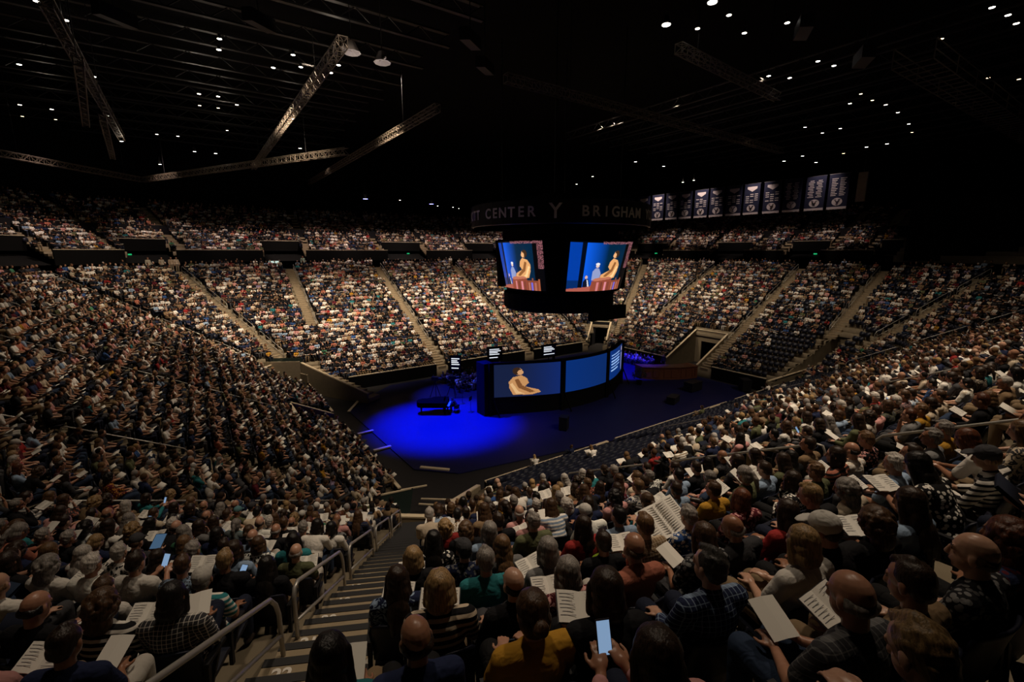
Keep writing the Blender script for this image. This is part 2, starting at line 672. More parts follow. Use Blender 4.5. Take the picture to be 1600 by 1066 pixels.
# terraces: one mesh per side, risers and treads row by row
def terrace(name, pieces, label):
    V, F = [], []
    for i in range(1, NROW + 1):
        ra, rb = PITCH_R * (i - 1), PITCH_R * i
        za, zb = (0.0 if i == 1 else zrow(i - 1)), zrow(i)
        A, B = np.array(curve(ra, pieces, 0.3)), np.array(curve(rb, pieces, 0.3))
        n = len(A)
        o = len(V)
        for k in range(n):
            V.append((A[k, 0], A[k, 1], za))
            V.append((A[k, 0], A[k, 1], zb))
            V.append((B[k, 0], B[k, 1], zb))
        mx, my = (A[:-1, 0] + A[1:, 0] + B[:-1, 0] + B[1:, 0]) / 4, (A[:-1, 1] + A[1:, 1] + B[:-1, 1] + B[1:, 1]) / 4
        cut = in_vom(mx, my)
        for k in range(n - 1):
            if cut[k]:
                continue
            a = o + 3 * k
            b = o + 3 * (k + 1)
            F.append((a, b, b + 1, a + 1))
            F.append((a + 1, b + 1, b + 2, a + 2))
    o = bpy.data.objects.new(name, np_mesh(name, V, F, M_TREAD))
    COL.objects.link(o)
    structure(o, label)


terrace('floor_terrace_near', ('NL', 'near'), 'stepped concrete terrace of the near stand')
terrace('floor_terrace_right', ('NR', 'right'), 'stepped concrete terrace of the right stand')
terrace('floor_terrace_far', ('FR', 'far'), 'stepped concrete terrace of the far stand')
terrace('floor_terrace_left', ('FL', 'left'), 'stepped concrete terrace of the left stand')

# arena floor and the low stage carpet
m = MB()
m.add([(-40, -40, -0.02), (95, -40, -0.02), (95, 95, -0.02), (-40, 95, -0.02)], [(0, 1, 2, 3)])
structure(m.build('floor', M_OUTER), 'dark arena floor')
m = MB()
ST = [(9.2, 36.9), (9.6, 24.4), (11.6, 22.4), (24, 20.4), (40, 20.4), (42.4, 22.5), (42.6, 40.8), (40.6, 42.4), (14.6, 42.4), (12.3, 40.4)]
m.prism([(x, y, 0) for x, y in ST], (0, 0, 0.0), (0, 0, 0.06))
structure(m.build('floor_stage', M_CARPET), 'dark blue stage floor under the wash of blue light')
# pale edge strips of the stage floor
for a, b in (((10.0, 24.35), (11.3, 23.05)), ((8.35, 31.7), (9.5, 31.75)), ((8.4, 28.3), (9.6, 28.35)), ((9.1, 36.8), (10.6, 39.2))):
    mm = MB().bar((*a, 0.1), (*b, 0.1), 0.22, 0.08)
    structure(mm.build('trim_ramp_edge', M_RAILCAP))

# front walls of the lowest row with pale caps
def front_wall(pts, h=1.25):
    for side, (a, b) in enumerate(pts):
        mm = MB()
        d = Vector((b[0] - a[0], b[1] - a[1], 0)).normalized()
        mm.bar((a[0], a[1], h / 2), (b[0], b[1], h / 2), 0.16, h, 0)
        structure(mm.build('wall_front', M_BLACK))
        cap = MB().bar((a[0], a[1], h + 0.03), (b[0], b[1], h + 0.03), 0.17, 0.07)
        structure(cap.build('trim_wall_cap', M_RAILCAP))


front_wall([((LU, 20.6), (LU, 31.0)), ((LU, 34.2), (LU, 43.0)), ((11.2, NV), (20.2, NV)), ((20.9, NV), (33.6, NV)),
            ((34.8, NV), (42.0, NV)), ((RU, 20.4), (RU, 25.9)), ((RU, 31.8), (RU, 38.2)), ((10.9, FV), (20.0, FV)),
            ((21.4, FV), (31.6, FV)), ((33.0, FV), (41.0, FV))])

# entrances through the terraces
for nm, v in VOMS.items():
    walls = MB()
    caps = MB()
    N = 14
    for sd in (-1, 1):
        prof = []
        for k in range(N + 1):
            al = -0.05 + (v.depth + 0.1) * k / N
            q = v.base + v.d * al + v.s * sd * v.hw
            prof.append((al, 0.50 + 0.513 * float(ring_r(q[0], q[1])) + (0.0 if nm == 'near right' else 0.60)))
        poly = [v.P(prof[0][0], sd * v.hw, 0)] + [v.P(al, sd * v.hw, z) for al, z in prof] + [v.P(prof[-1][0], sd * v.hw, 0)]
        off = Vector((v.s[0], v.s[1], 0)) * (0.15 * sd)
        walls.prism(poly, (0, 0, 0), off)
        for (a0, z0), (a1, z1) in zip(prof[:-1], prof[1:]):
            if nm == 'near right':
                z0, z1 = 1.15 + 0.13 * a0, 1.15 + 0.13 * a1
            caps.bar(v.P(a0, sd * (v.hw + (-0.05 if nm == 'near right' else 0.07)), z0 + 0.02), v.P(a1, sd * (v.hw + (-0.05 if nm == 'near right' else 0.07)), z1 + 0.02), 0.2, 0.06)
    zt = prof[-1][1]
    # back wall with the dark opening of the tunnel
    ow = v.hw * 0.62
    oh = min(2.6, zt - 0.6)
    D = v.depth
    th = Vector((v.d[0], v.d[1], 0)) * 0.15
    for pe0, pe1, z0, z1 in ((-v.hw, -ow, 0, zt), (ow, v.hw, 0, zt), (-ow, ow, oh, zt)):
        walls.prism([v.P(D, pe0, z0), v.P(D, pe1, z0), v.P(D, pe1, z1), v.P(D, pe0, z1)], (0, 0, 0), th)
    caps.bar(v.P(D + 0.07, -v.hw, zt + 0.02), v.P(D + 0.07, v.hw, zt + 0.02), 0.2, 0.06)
    structure(walls.build('wall_entrance', M_DARK if nm == 'far right' else M_TREAD if nm == 'near right' else M_CONC), 'concrete walls of the %s entrance' % nm)  # far right walls coloured dark, standing for the shade of its opening
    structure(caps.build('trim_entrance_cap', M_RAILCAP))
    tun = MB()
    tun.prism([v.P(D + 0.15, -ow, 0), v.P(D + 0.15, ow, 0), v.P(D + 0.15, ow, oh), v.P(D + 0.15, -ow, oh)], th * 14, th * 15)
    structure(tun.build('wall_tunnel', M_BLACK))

# wall doors and panel seen in the right-hand entrance
v = VOMS['right']
for al, w, z0, z1, nm in ((1.5, 1.5, 0.35, 1.35, 'notice_board'), (3.2, 0.5, 1.1, 2.1, 'wall_cabinet')):
    mm = MB()
    mm.prism([v.P(al, 1.9, z0), v.P(al + w, 1.9, z0), v.P(al + w, 1.9, z1), v.P(al, 1.9, z1)], (0, 0, 0), (0, 0.05 if v.s[1] < 0 else -0.05, 0))
    o = mm.build(nm, M_NAVY if nm == 'notice_board' else M_BLACK)
    tag(o, 'dark blue notice board on the wall of the right stand entrance' if nm == 'notice_board' else 'small black wall cabinet beside the notice board in the right entrance', 'board' if nm == 'notice_board' else 'cabinet')

# stairs on every aisle: half steps with dark nosings
for A in AISLES:
    st, ns = MB(), MB()
    for i in range(1, NROW + 1):
        z = zrow(i)
        for half in (0, 1):
            ra = PITCH_R * (i - 1) + half * PITCH_R / 2
            if ra < A.r0 - 0.1 or ra + 0.2 > A.r1:
                continue
            t0, t1 = A.at_r(ra + 1e-4), A.at_r(ra + PITCH_R / 2)
            zt = z + 0.015 + half * RISE / 2
            p = A.base + A.d * ((t0 + t1) / 2)
            if in_vom(p[0], p[1]):
                continue
            Mz = Matrix(((A.s[0], A.d[0], 0), (A.s[1], A.d[1], 0), (0, 0, 1))).to_4x4()
            st.box((p[0], p[1], zt - 0.11), (2 * A.hw, t1 - t0 + 0.01, 0.22), Mz)
            e = A.base + A.d * (t0 + 0.05)
            ns.box((e[0], e[1], zt + 0.004), (2 * A.hw, 0.09, 0.008), Mz)
    if st.v:
        structure(st.build('floor_stair', M_STAIR), 'concrete steps of the %s aisle' % A.name)
        structure(ns.build('trim_stair_nosing', M_NOSE))

# stair that runs down to the arena floor in the far left corner, beside the tan ramp wall
a0, a1 = Vector((7.2, 44.9, 2.3)), Vector((11.2, 38.2, 0.35))
dv = (a1 - a0)
dh = Vector((dv.x, dv.y, 0)).normalized()
sd = Vector((dh.y, -dh.x, 0))
if sd.x > 0:
    sd = -sd
mm = MB()
mm.prism([a0 + Vector((0, 0, 0.55)), a1 + Vector((0, 0, 0.55)), Vector((a1.x, a1.y, 0)), Vector((a0.x, a0.y, 0))], (0, 0, 0), sd * 0.15)
structure(mm.build('wall_corner_ramp', M_CONC), 'tan wall of the corner stair down to the arena floor')
structure(MB().bar(a0 + Vector((0, 0, 0.57)), a1 + Vector((0, 0, 0.57)), 0.2, 0.06).build('trim_corner_cap', M_RAILCAP))
mm = MB()
for k in range(11):
    p = a0.lerp(a1, (k + 0.5) / 11) - sd * 0.75
    mm.box((p.x, p.y, p.z / 2), (1.3, 0.75, p.z), Matrix.Rotation(math.atan2(dh.y, dh.x) - PI / 2, 4, 'Z'))
structure(mm.build('floor_corner_stair', M_STAIR))
# tan walls and glass beside the head of that stair, and at the end of the left stand
for nm, pts, h, mt in (('wall_left_end', [((4.2, 45.6), (6.9, 44.0), 1.0, 3.2), ((6.9, 44.0), (7.3, 43.0), 0.6, 2.1)], 0.12, M_CONC),
                       ('window_left_end', [((4.6, 46.6), (7.3, 45.0), 2.2, 3.3)], 0.03, M_GLASS)):
    mm = MB()
    for (x0, y0), (x1, y1), z0, z1 in pts:
        mm.bar((x0, y0, (z0 + z1) / 2), (x1, y1, (z0 + z1) / 2), h, z1 - z0)
    structure(mm.build(nm, mt))
# ramp and glass guard of the near left entrance, at the foot of the numbered aisle
mm = MB()
mm.prism([(10.9, 19.0, 0), (7.9, 16.2, 0), (7.9, 16.2, 2.45), (10.9, 19.0, 1.05)], (0, 0, 0), (0.12, -0.12, 0))
structure(mm.build('wall_near_ramp', M_CONC), 'pale ramp wall at the foot of the numbered stairs')
structure(MB().bar((10.9, 18.9, 1.08), (7.9, 16.1, 2.48), 0.2, 0.06).build('trim_near_ramp', M_RAILCAP))
mm = MB()
mm.bar((5.4, 18.9, 1.6), (7.4, 19.3, 1.2), 0.03, 1.2)
mm.bar((5.4, 18.9, 1.6), (5.0, 17.6, 1.9), 0.03, 1.2)
structure(mm.build('window_near_guard', M_GLASS), 'dark glass guard at the foot of the left corner seats')
mm = MB()
for a, b in (((5.4, 18.9, 2.22), (7.4, 19.3, 1.82)), ((5.4, 18.9, 2.22), (5.0, 17.6, 2.52)), ((7.3, 20.4, 1.26), (8.6, 20.2, 1.2)), ((8.0, 19.9, 0.5), (9.4, 18.7, 0.5)), ((8.3, 20.3, 0.5), (9.7, 19.2, 0.5))):
    mm.bar(a, b, 0.08, 0.06)
structure(mm.build('trim_near_guard', M_RAILCAP))

# concourse ring, upper deck and outer shell
def ring(name, r0, r1, z0, z1, mt, pieces=ALLP, label=None):
    A, B = curve(r0, pieces, 2.0), curve(r1, pieces, 2.0)
    V = [(p[0], p[1], z0) for p in A] + [(p[0], p[1], z1) for p in B]
    n = len(A)
    F = [(k, k + 1, n + k + 1, n + k) for k in range(n - 1)]
    if pieces is ALLP:
        F.append((n - 1, 0, n, 2 * n - 1))
    o = bpy.data.objects.new(name, np_mesh(name, V, F, mt))
    COL.objects.link(o)
    structure(o, label)
    return o


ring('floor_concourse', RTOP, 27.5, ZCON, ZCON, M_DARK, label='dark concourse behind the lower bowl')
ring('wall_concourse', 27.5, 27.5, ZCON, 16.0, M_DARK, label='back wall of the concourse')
UDP = ('NR', 'right', 'FR', 'far', 'FL', 'left')
UD0, UDN, UDP_R, UDRISE, UDZ = 22.6, 14, 0.82, 0.43, 12.55


def zup(j):
    return UDZ + UDRISE * j


# entrances that break the front rows of the upper deck: side, position, half width
UGATES = [('far', 9.8, 2.3), ('far', 26.3, 3.0), ('far', 40.2, 2.6), ('FL', 118.4, 2.45), ('FL', 148, 2.6), ('left', 36.0, 2.4), ('FR', 22.6, 2.45), ('FR', 55, 2.4),
          ('right', 38.9, 2.8), ('right', 28.5, 2.3), ('right', 19.2, 1.6)]
# stairs of the upper deck, beside the entrances
UAISLES = [('far', 6.9), ('far', 12.7), ('far', 22.6), ('far', 29.9), ('far', 37.0), ('FL', 110.7), ('FL', 126.1), ('FL', 140.0), ('FL', 156.0), ('left', 32.8), ('left', 39.2),
           ('FR', 15.0), ('FR', 30.2), ('FR', 47.0), ('FR', 63.0), ('right', 42.3), ('right', 35.4), ('right', 31.4), ('right', 25.6), ('right', 21.4)]


def upper_where(x, y):
    """side name and position along it for the upper deck"""
    if y > FV and LU <= x <= RU:
        return 'far', x
    if x > RU and NV <= y <= FV:
        return 'right', y
    if x < LU and NV <= y <= FV:
        return 'left', y
    cx, cy, nm = (RU if x > RU else LU), (FV if y > FV else NV), ('F' if y > FV else 'N') + ('R' if x > RU else 'L')
    return nm, math.degrees(math.atan2(y - cy, x - cx))


def upper_free(x, y, r, j):
    sdn, t = upper_where(x, y)
    k = 1.0 if sdn in ('far', 'left', 'right') else math.radians(1) * r
    if sdn in ('NL',):
        return False
    if j < 3:
        for g, c, w in UGATES:
            if g == sdn and abs(t - c) * k < w:
                return False
    for g, c in UAISLES:
        if g == sdn and abs(t - c) * k < 0.55:
            return False
    return True


V, F = [], []
for j in range(UDN):
    ra, rb = UD0 + UDP_R * j, UD0 + UDP_R * (j + 1)
    za, zb = (zup(0) - 0.75 if j == 0 else zup(j - 1)), zup(j)
    A, B = curve(ra, UDP, 0.5), curve(rb, UDP, 0.5)
    o = len(V)
    for k in range(len(A)):
        V += [(A[k][0], A[k][1], za), (A[k][0], A[k][1], zb), (B[k][0], B[k][1], zb)]
    for k in range(len(A) - 1):
        if j < 3:
            sdn, t = upper_where((A[k][0] + A[k + 1][0]) / 2, (A[k][1] + A[k + 1][1]) / 2)
            kk = 1.0 if sdn in ('far', 'left', 'right') else math.radians(1) * ra
            if any(g == sdn and abs(t - c) * kk < w for g, c, w in UGATES):
                continue
        a, b = o + 3 * k, o + 3 * (k + 1)
        F += [(a, b, b + 1, a + 1), (a + 1, b + 1, b + 2, a + 2)]
o = bpy.data.objects.new('floor_upper_deck', np_mesh('floor_upper_deck', V, F, M_TREAD))
COL.objects.link(o)
structure(o, 'stepped terrace of the upper deck')
# underside and front parapet of the upper deck
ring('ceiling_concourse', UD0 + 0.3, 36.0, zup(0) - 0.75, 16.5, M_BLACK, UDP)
for nm, pcs in (('far', ('far',)), ('right', ('right',)), ('left', ('left',)), ('corner_left', ('FL',)), ('corner_right', ('FR',))):
    A = curve(UD0 - 0.04, pcs, 0.5)
    mm, cp = MB(), MB()
    for k in range(len(A) - 1):
        sdn, t = upper_where((A[k][0] + A[k + 1][0]) / 2 + 1e-3 * A[k][2], (A[k][1] + A[k + 1][1]) / 2 + 1e-3 * A[k][3])
        kk = 1.0 if sdn in ('far', 'left', 'right') else math.radians(1) * UD0
        gate = any(g == sdn and abs(t - c) * kk < w for g, c, w in UGATES)
        if gate:
            B0 = np.array(A[k][:2]) + np.array(A[k][2:]) * 3 * UDP_R
            B1 = np.array(A[k + 1][:2]) + np.array(A[k + 1][2:]) * 3 * UDP_R
            mm.bar((*B0, zup(2) + 0.3), (*B1, zup(2) + 0.3), 0.1, 1.3)
            cp.bar((*B0, zup(2) + 0.97), (*B1, zup(2) + 0.97), 0.12, 0.05)
        else:
            mm.bar((*A[k][:2], zup(0) - 0.1), (*A[k + 1][:2], zup(0) - 0.1), 0.1, 1.4)
            cp.bar((*A[k][:2], zup(0) + 0.63), (*A[k + 1][:2], zup(0) + 0.63), 0.12, 0.05)
    structure(mm.build('wall_deck_front_' + nm, M_BLACK))
    structure(cp.build('trim_deck_front_' + nm, M_RAILCAP))
# stairs of the upper deck
for g, c in UAISLES:
    mm = MB()
    for j in range(UDN):
        for h in (0, 1):
            r = UD0 + UDP_R * (j + 0.25 + 0.5 * h)
            z = zup(j) + 0.02 + h * UDRISE / 2
            if g == 'far':
                p, a = (c, FV + r), 0
            elif g == 'right':
                p, a = (RU + r, c), -PI / 2
            elif g == 'left':
                p, a = (LU - r, c), PI / 2
            else:
                an = math.radians(c)
                p, a = ((RU if g == 'FR' else LU) + r * math.cos(an), FV + r * math.sin(an)), an - PI / 2
            if j < 3 and not upper_free(p[0] + 0.8, p[1] + 0.8, r, 0) and not upper_free(p[0] - 0.8, p[1] - 0.8, r, 0):
                continue
            mm.box((p[0], p[1], z - 0.1), (1.0, UDP_R / 2, 0.2), Matrix.Rotation(a, 4, 'Z'))
    structure(mm.build('floor_upper_stair', M_STAIR))
# outer walls and roof deck
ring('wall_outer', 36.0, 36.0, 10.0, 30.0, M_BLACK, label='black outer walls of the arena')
m = MB()
m.add([(-40, -40, 30), (95, -40, 30), (95, 95, 30), (-40, 95, 30)], [(3, 2, 1, 0)])
structure(m.build('ceiling', M_BLACK), 'black roof deck')
# a curtain closes the upper deck at the right end
mm = MB()
for k in range(24):
    mm.bar((RU + 22.2, NV - 1.0 - k * 0.9, 15.2), (RU + 22.2 + 0.12 * (k % 2), NV - 1.9 - k * 0.9, 15.2), 0.05, 6.4)
structure(mm.build('wall_curtain', M_BLACK), 'black curtain closing the upper deck at the right')
# lit doorway on the concourse and exit signs
o = MB().box((9.05, FV + 27.35, ZCON + 1.1), (1.3, 0.05, 2.2)).build('door_concourse', M_DOORLIT)
structure(o, 'bright open doorway at the back of the far concourse')
for g, c, w in (('FL', 121.0, 'in the entrance left of the bright doorway'), ('far', 27.5, 'in the entrance left of the video board'), ('FR', 55.0, 'seen beneath the hanging video board'),
                ('FR', 21.0, 'in the entrance right of the video board'), ('right', 27.8, 'in the entrance under the banner row'), ('FL', 149.0, 'in the leftmost entrance of the upper deck')):
    if g == 'far':
        q = (c, FV + 25.06)
    elif g == 'right':
        q = (RU + 25.06, c)
    else:
        q = ((RU if g == 'FR' else LU) + 25.06 * math.cos(math.radians(c)), FV + 25.06 * math.sin(math.radians(c)))
    o = MB().box((q[0], q[1], 12.68), (0.3, 0.3, 0.16)).build('exit_sign', M_EXIT)
    tag(o, 'small green exit sign ' + w, 'sign', 'green exit signs')

#==SECTION people==
# ------------------------------------------------------------------ people: shapes
def V3(*a):
    return np.array(a, float)


class Shell:
    """overlapping closed solids, fused into one continuous skin"""

    def __init__(self):
        self.V, self.F, self.n = [], [], 0

    def _grid(self, rings, n):
        """rings: list of (n,3) arrays, with end points first and last"""
        o = self.n
        P = [rings[0][:1]] + rings[1:-1] + [rings[-1][:1]]
        for p in P:
            self.V.append(p)
        self.n += sum(len(p) for p in P)
        m = len(P) - 2
        b = o + 1
        for k in range(n):
            k2 = (k + 1) % n
            self.F.append((o, b + k2, b + k))
            for i in range(m - 1):
                self.F.append((b + i * n + k, b + i * n + k2, b + (i + 1) * n + k2))
                self.F.append((b + i * n + k, b + (i + 1) * n + k2, b + (i + 1) * n + k))
            e = b + m * n
            self.F.append((b + (m - 1) * n + k, b + (m - 1) * n + k2, e))
        return self

    def cap(self, a, b, ra, rb, n=12, m=3):
        a, b = np.array(a, float), np.array(b, float)
        d = b - a
        L = np.linalg.norm(d)
        d = d / max(L, 1e-9)
        s = np.cross(d, (0, 0, 1.0))
        if np.linalg.norm(s) < 1e-3:
            s = np.cross(d, (1.0, 0, 0))
        s /= np.linalg.norm(s)
        t = np.cross(d, s)
        ang = np.arange(n) * 2 * PI / n
        circ = np.outer(np.cos(ang), s) + np.outer(np.sin(ang), t)
        rings = [a[None] - d * ra]
        for k in range(m, 0, -1):
            th = PI / 2 * k / (m + 1)
            rings.append(a - d * ra * math.sin(th) + circ * ra * math.cos(th))
        rings.append(a + circ * ra)
        rings.append(b + circ * rb)
        for k in range(1, m + 1):
            th = PI / 2 * k / (m + 1)
            rings.append(b + d * rb * math.sin(th) + circ * rb * math.cos(th))
        rings.append(b[None] + d * rb)
        return self._grid(rings, n)

    def chain(self, pts, rs, n=12, m=3):
        for k in range(len(pts) - 1):
            self.cap(pts[k], pts[k + 1], rs[k], rs[k + 1], n, m)
        return self

    def ell(self, c, r, R=None, n=16, m=10):
        c, r = np.array(c, float), np.array(r, float)
        ang = np.arange(n) * 2 * PI / n
        rings = []
        for k in range(m + 1):
            th = -PI / 2 + PI * k / m
            p = np.stack([np.cos(ang) * math.cos(th), np.sin(ang) * math.cos(th), np.full(n, math.sin(th))], 1) * r
            if R is not None:
                p = p @ np.array(R)[:3, :3].T
            rings.append(p + c)
        return self._grid(rings, n)

    def raw(self):
        return np.concatenate(self.V), np.array(self.F, int)

    def fuse(self, name, mats, voxel=0.01, smooth=3, keep=0.5, paint=None, push=None):
        V, F = self.raw()
        me = np_mesh('tmp', V, F, [])
        o = bpy.data.objects.new('tmp', me)
        COL.objects.link(o)
        r = o.modifiers.new('r', 'REMESH')
        r.mode = 'VOXEL'
        r.voxel_size = voxel
        if smooth:
            s = o.modifiers.new('s', 'SMOOTH')
            s.factor = 0.5
            s.iterations = smooth
        if keep < 1:
            dm = o.modifiers.new('d', 'DECIMATE')
            dm.ratio = keep
        dg = bpy.context.evaluated_depsgraph_get()
        out = bpy.data.meshes.new_from_object(o.evaluated_get(dg))
        bpy.data.objects.remove(o)
        bpy.data.meshes.remove(me)
        out.name = name
        out.materials.clear()
        for m in mats:
            out.materials.append(m)
        n = len(out.vertices)
        co = np.empty(n * 3, np.float32)
        if push is not None:
            out.vertices.foreach_get('co', co)
            C = push(co.reshape(-1, 3).astype(float))
            out.vertices.foreach_set('co', C.astype(np.float32).ravel())
        if paint is not None:
            k = len(out.polygons)
            c = np.empty(k * 3, np.float32)
            out.polygons.foreach_get('center', c)
            out.polygons.foreach_set('material_index', paint(c.reshape(-1, 3)).astype(np.int32))
        out.shade_smooth()
        out.update()
        return out


def rotm(ax, deg):
    return Matrix.Rotation(math.radians(deg), 4, ax)


def hand(S, w, f, n, side, curl=0.7, r=0.009):
    """palm, four unequal bent fingers and a thumb at the side of the palm"""
    f = f / np.linalg.norm(f)
    n = n - f * np.dot(n, f)
    n = n / np.linalg.norm(n)
    s = np.cross(f, n) * side
    S.cap(w, w + f * 0.04, 0.024, 0.026, 10)
    R = np.stack([s, f, n], 1)
    S.ell(w + f * 0.055, (0.041, 0.05, 0.017), R, 12, 8)
    for k, (o, L) in enumerate(((-0.030, 0.062), (-0.010, 0.074), (0.011, 0.070), (0.030, 0.052))):
        b = w + f * 0.092 + s * o
        d1 = f * math.cos(curl * 0.6) - n * math.sin(curl * 0.6) + s * o * 1.2
        d2 = f * math.cos(curl * 1.5) - n * math.sin(curl * 1.5) + s * o * 0.8
        p1 = b + d1 * L * 0.55
        S.chain([b, p1, p1 + d2 * L * 0.5], [r, r * 0.95, r * 0.75], 8, 2)
    b = w + f * 0.03 - s * 0.034
    p1 = b + (f * 0.65 - s * 0.6 - n * 0.25) * 0.042
    S.chain([b, p1, p1 + (f * 0.9 - s * 0.1 - n * 0.4) * 0.034], [0.013, 0.0105, 0.0085], 8, 2)


# poses: joints in metres, seated on a 0.45 m seat, facing +Y
def pose(name):
    J = dict(pel=V3(0, 0, 0.53), bel=V3(0, -0.03, 0.68), che=V3(0, -0.07, 0.86), nek=V3(0, -0.06, 1.01), head=V3(0, -0.015, 1.16),
             shL=V3(-0.175, -0.07, 0.95), shR=V3(0.175, -0.07, 0.95), elL=V3(-0.225, 0.03, 0.70), elR=V3(0.225, 0.03, 0.70),
             wrL=V3(-0.09, 0.235, 0.66), wrR=V3(0.09, 0.235, 0.66), hL=V3(0.35, 1, 0.15), hR=V3(-0.35, 1, 0.15),
             hpL=V3(-0.09, 0.0, 0.52), hpR=V3(0.09, 0.0, 0.52), knL=V3(-0.12, 0.41, 0.53), knR=V3(0.12, 0.41, 0.53),
             anL=V3(-0.12, 0.40, 0.10), anR=V3(0.12, 0.40, 0.10), toL=V3(-0.13, 0.56, 0.04), toR=V3(0.13, 0.56, 0.04),
             pitch=-14.0, yaw=0.0, tilt=0.0, book=(V3(0, 0.34, 0.70), 40.0), nL=V3(0, 0, 1.0), nR=V3(0, 0, 1.0))
    if name == 'upright':
        J.update(wrL=V3(-0.14, 0.22, 0.63), wrR=V3(0.14, 0.22, 0.63), pitch=-4.0, hL=V3(0.1, 1, -0.1), hR=V3(-0.1, 1, -0.1), yaw=12.0)
    elif name == 'lean':
        J.update(bel=V3(0, 0.05, 0.68), che=V3(0, 0.13, 0.82), nek=V3(0, 0.22, 0.94), head=V3(0, 0.31, 1.06), shL=V3(-0.17, 0.17, 0.89), shR=V3(0.17, 0.17, 0.89),
                 elL=V3(-0.19, 0.30, 0.66), elR=V3(0.19, 0.30, 0.66), wrL=V3(-0.05, 0.47, 0.68), wrR=V3(0.05, 0.47, 0.68), pitch=-25.0, book=(V3(0, 0.55, 0.72), 35.0))
    elif name == 'chin':
        J.update(elR=V3(0.17, 0.15, 0.72), wrR=V3(0.075, 0.13, 0.95), hR=V3(-0.2, -0.1, 1), nR=V3(0.2, 1, 0.1), elL=V3(-0.21, 0.05, 0.70), wrL=V3(0.06, 0.17, 0.72), hL=V3(1, 0.2, 0),
                 che=V3(0.02, -0.03, 0.85), head=V3(0.02, 0.02, 1.14), pitch=-8.0, tilt=5.0, yaw=-8)
    elif name == 'crossed':
        J.update(knR=V3(0.07, 0.43, 0.66), anR=V3(-0.20, 0.45, 0.62), toR=V3(-0.29, 0.54, 0.60), pitch=-20.0, book=(V3(0, 0.33, 0.76), 40.0), wrL=V3(-0.09, 0.235, 0.73), wrR=V3(0.09, 0.235, 0.73))
    elif name == 'phone':
        J.update(wrL=V3(-0.06, 0.27, 0.80), wrR=V3(0.07, 0.26, 0.80), hL=V3(0.3, 0.8, 0.5), hR=V3(-0.3, 0.8, 0.5), pitch=-18.0, book=(V3(0, 0.36, 0.86), 55.0))
    elif name == 'side':
        J.update(che=V3(-0.06, -0.05, 0.85), nek=V3(-0.09, -0.03, 1.0), head=V3(-0.11, 0.02, 1.14), shL=V3(-0.23, -0.05, 0.91), shR=V3(0.11, -0.06, 0.96), elL=V3(-0.27, 0.06, 0.67),
                 wrL=V3(-0.10, 0.22, 0.66), tilt=-9.0, yaw=14.0)
    elif name == 'stand':
        J = {k: (v + V3(0, 0, 0.38) if isinstance(v, np.ndarray) and k not in ('hL', 'hR', 'nL', 'nR') else v) for k, v in J.items()}
        J.update(knL=V3(-0.10, 0.04, 0.50), knR=V3(0.10, 0.03, 0.50), anL=V3(-0.11, 0.0, 0.09), anR=V3(0.11, 0.0, 0.09), toL=V3(-0.13, 0.15, 0.04), toR=V3(0.13, 0.15, 0.04),
                 elL=V3(-0.24, -0.04, 1.06), elR=V3(0.24, -0.04, 1.06), wrL=V3(-0.24, 0.06, 0.83), wrR=V3(0.24, 0.06, 0.83), hL=V3(0, 0.2, -1), hR=V3(0, 0.2, -1), nL=V3(-1, 0, 0), nR=V3(1, 0, 0),
                 pitch=0.0, hpL=V3(-0.09, 0, 0.88), hpR=V3(0.09, 0, 0.88), book=(V3(0, 0.3, 1.1), 40.0))
    return J


POSES = ['book', 'upright', 'lean', 'chin', 'crossed', 'phone', 'side']


def head_matrix(J):
    return Matrix.Translation(Vector(J['head'])) @ rotm('Z', J['yaw']) @ rotm('Y', J['tilt']) @ rotm('X', J['pitch'])


def tf(M, p):
    return np.array(M @ Vector(p))


def torso(S, J, g=0.0):
    up = J['nek'] - J['che']
    lean = math.degrees(math.atan2(up[1], up[2]))
    R = np.array(rotm('X', -lean * 0.8).to_3x3())
    S.ell(J['pel'], (0.175 + g, 0.135 + g, 0.115 + g))
    S.ell(J['bel'], (0.150 + g, 0.120 + g, 0.15 + g), R)
    S.ell(J['che'], (0.165 + g, 0.112 + g, 0.165 + g), R)
    S.cap(J['shL'], J['shR'], 0.062 + g, 0.062 + g)
    S.cap(J['che'] + (J['nek'] - J['che']) * 0.45, J['nek'], 0.085 + g, 0.054 + g * 0.7)


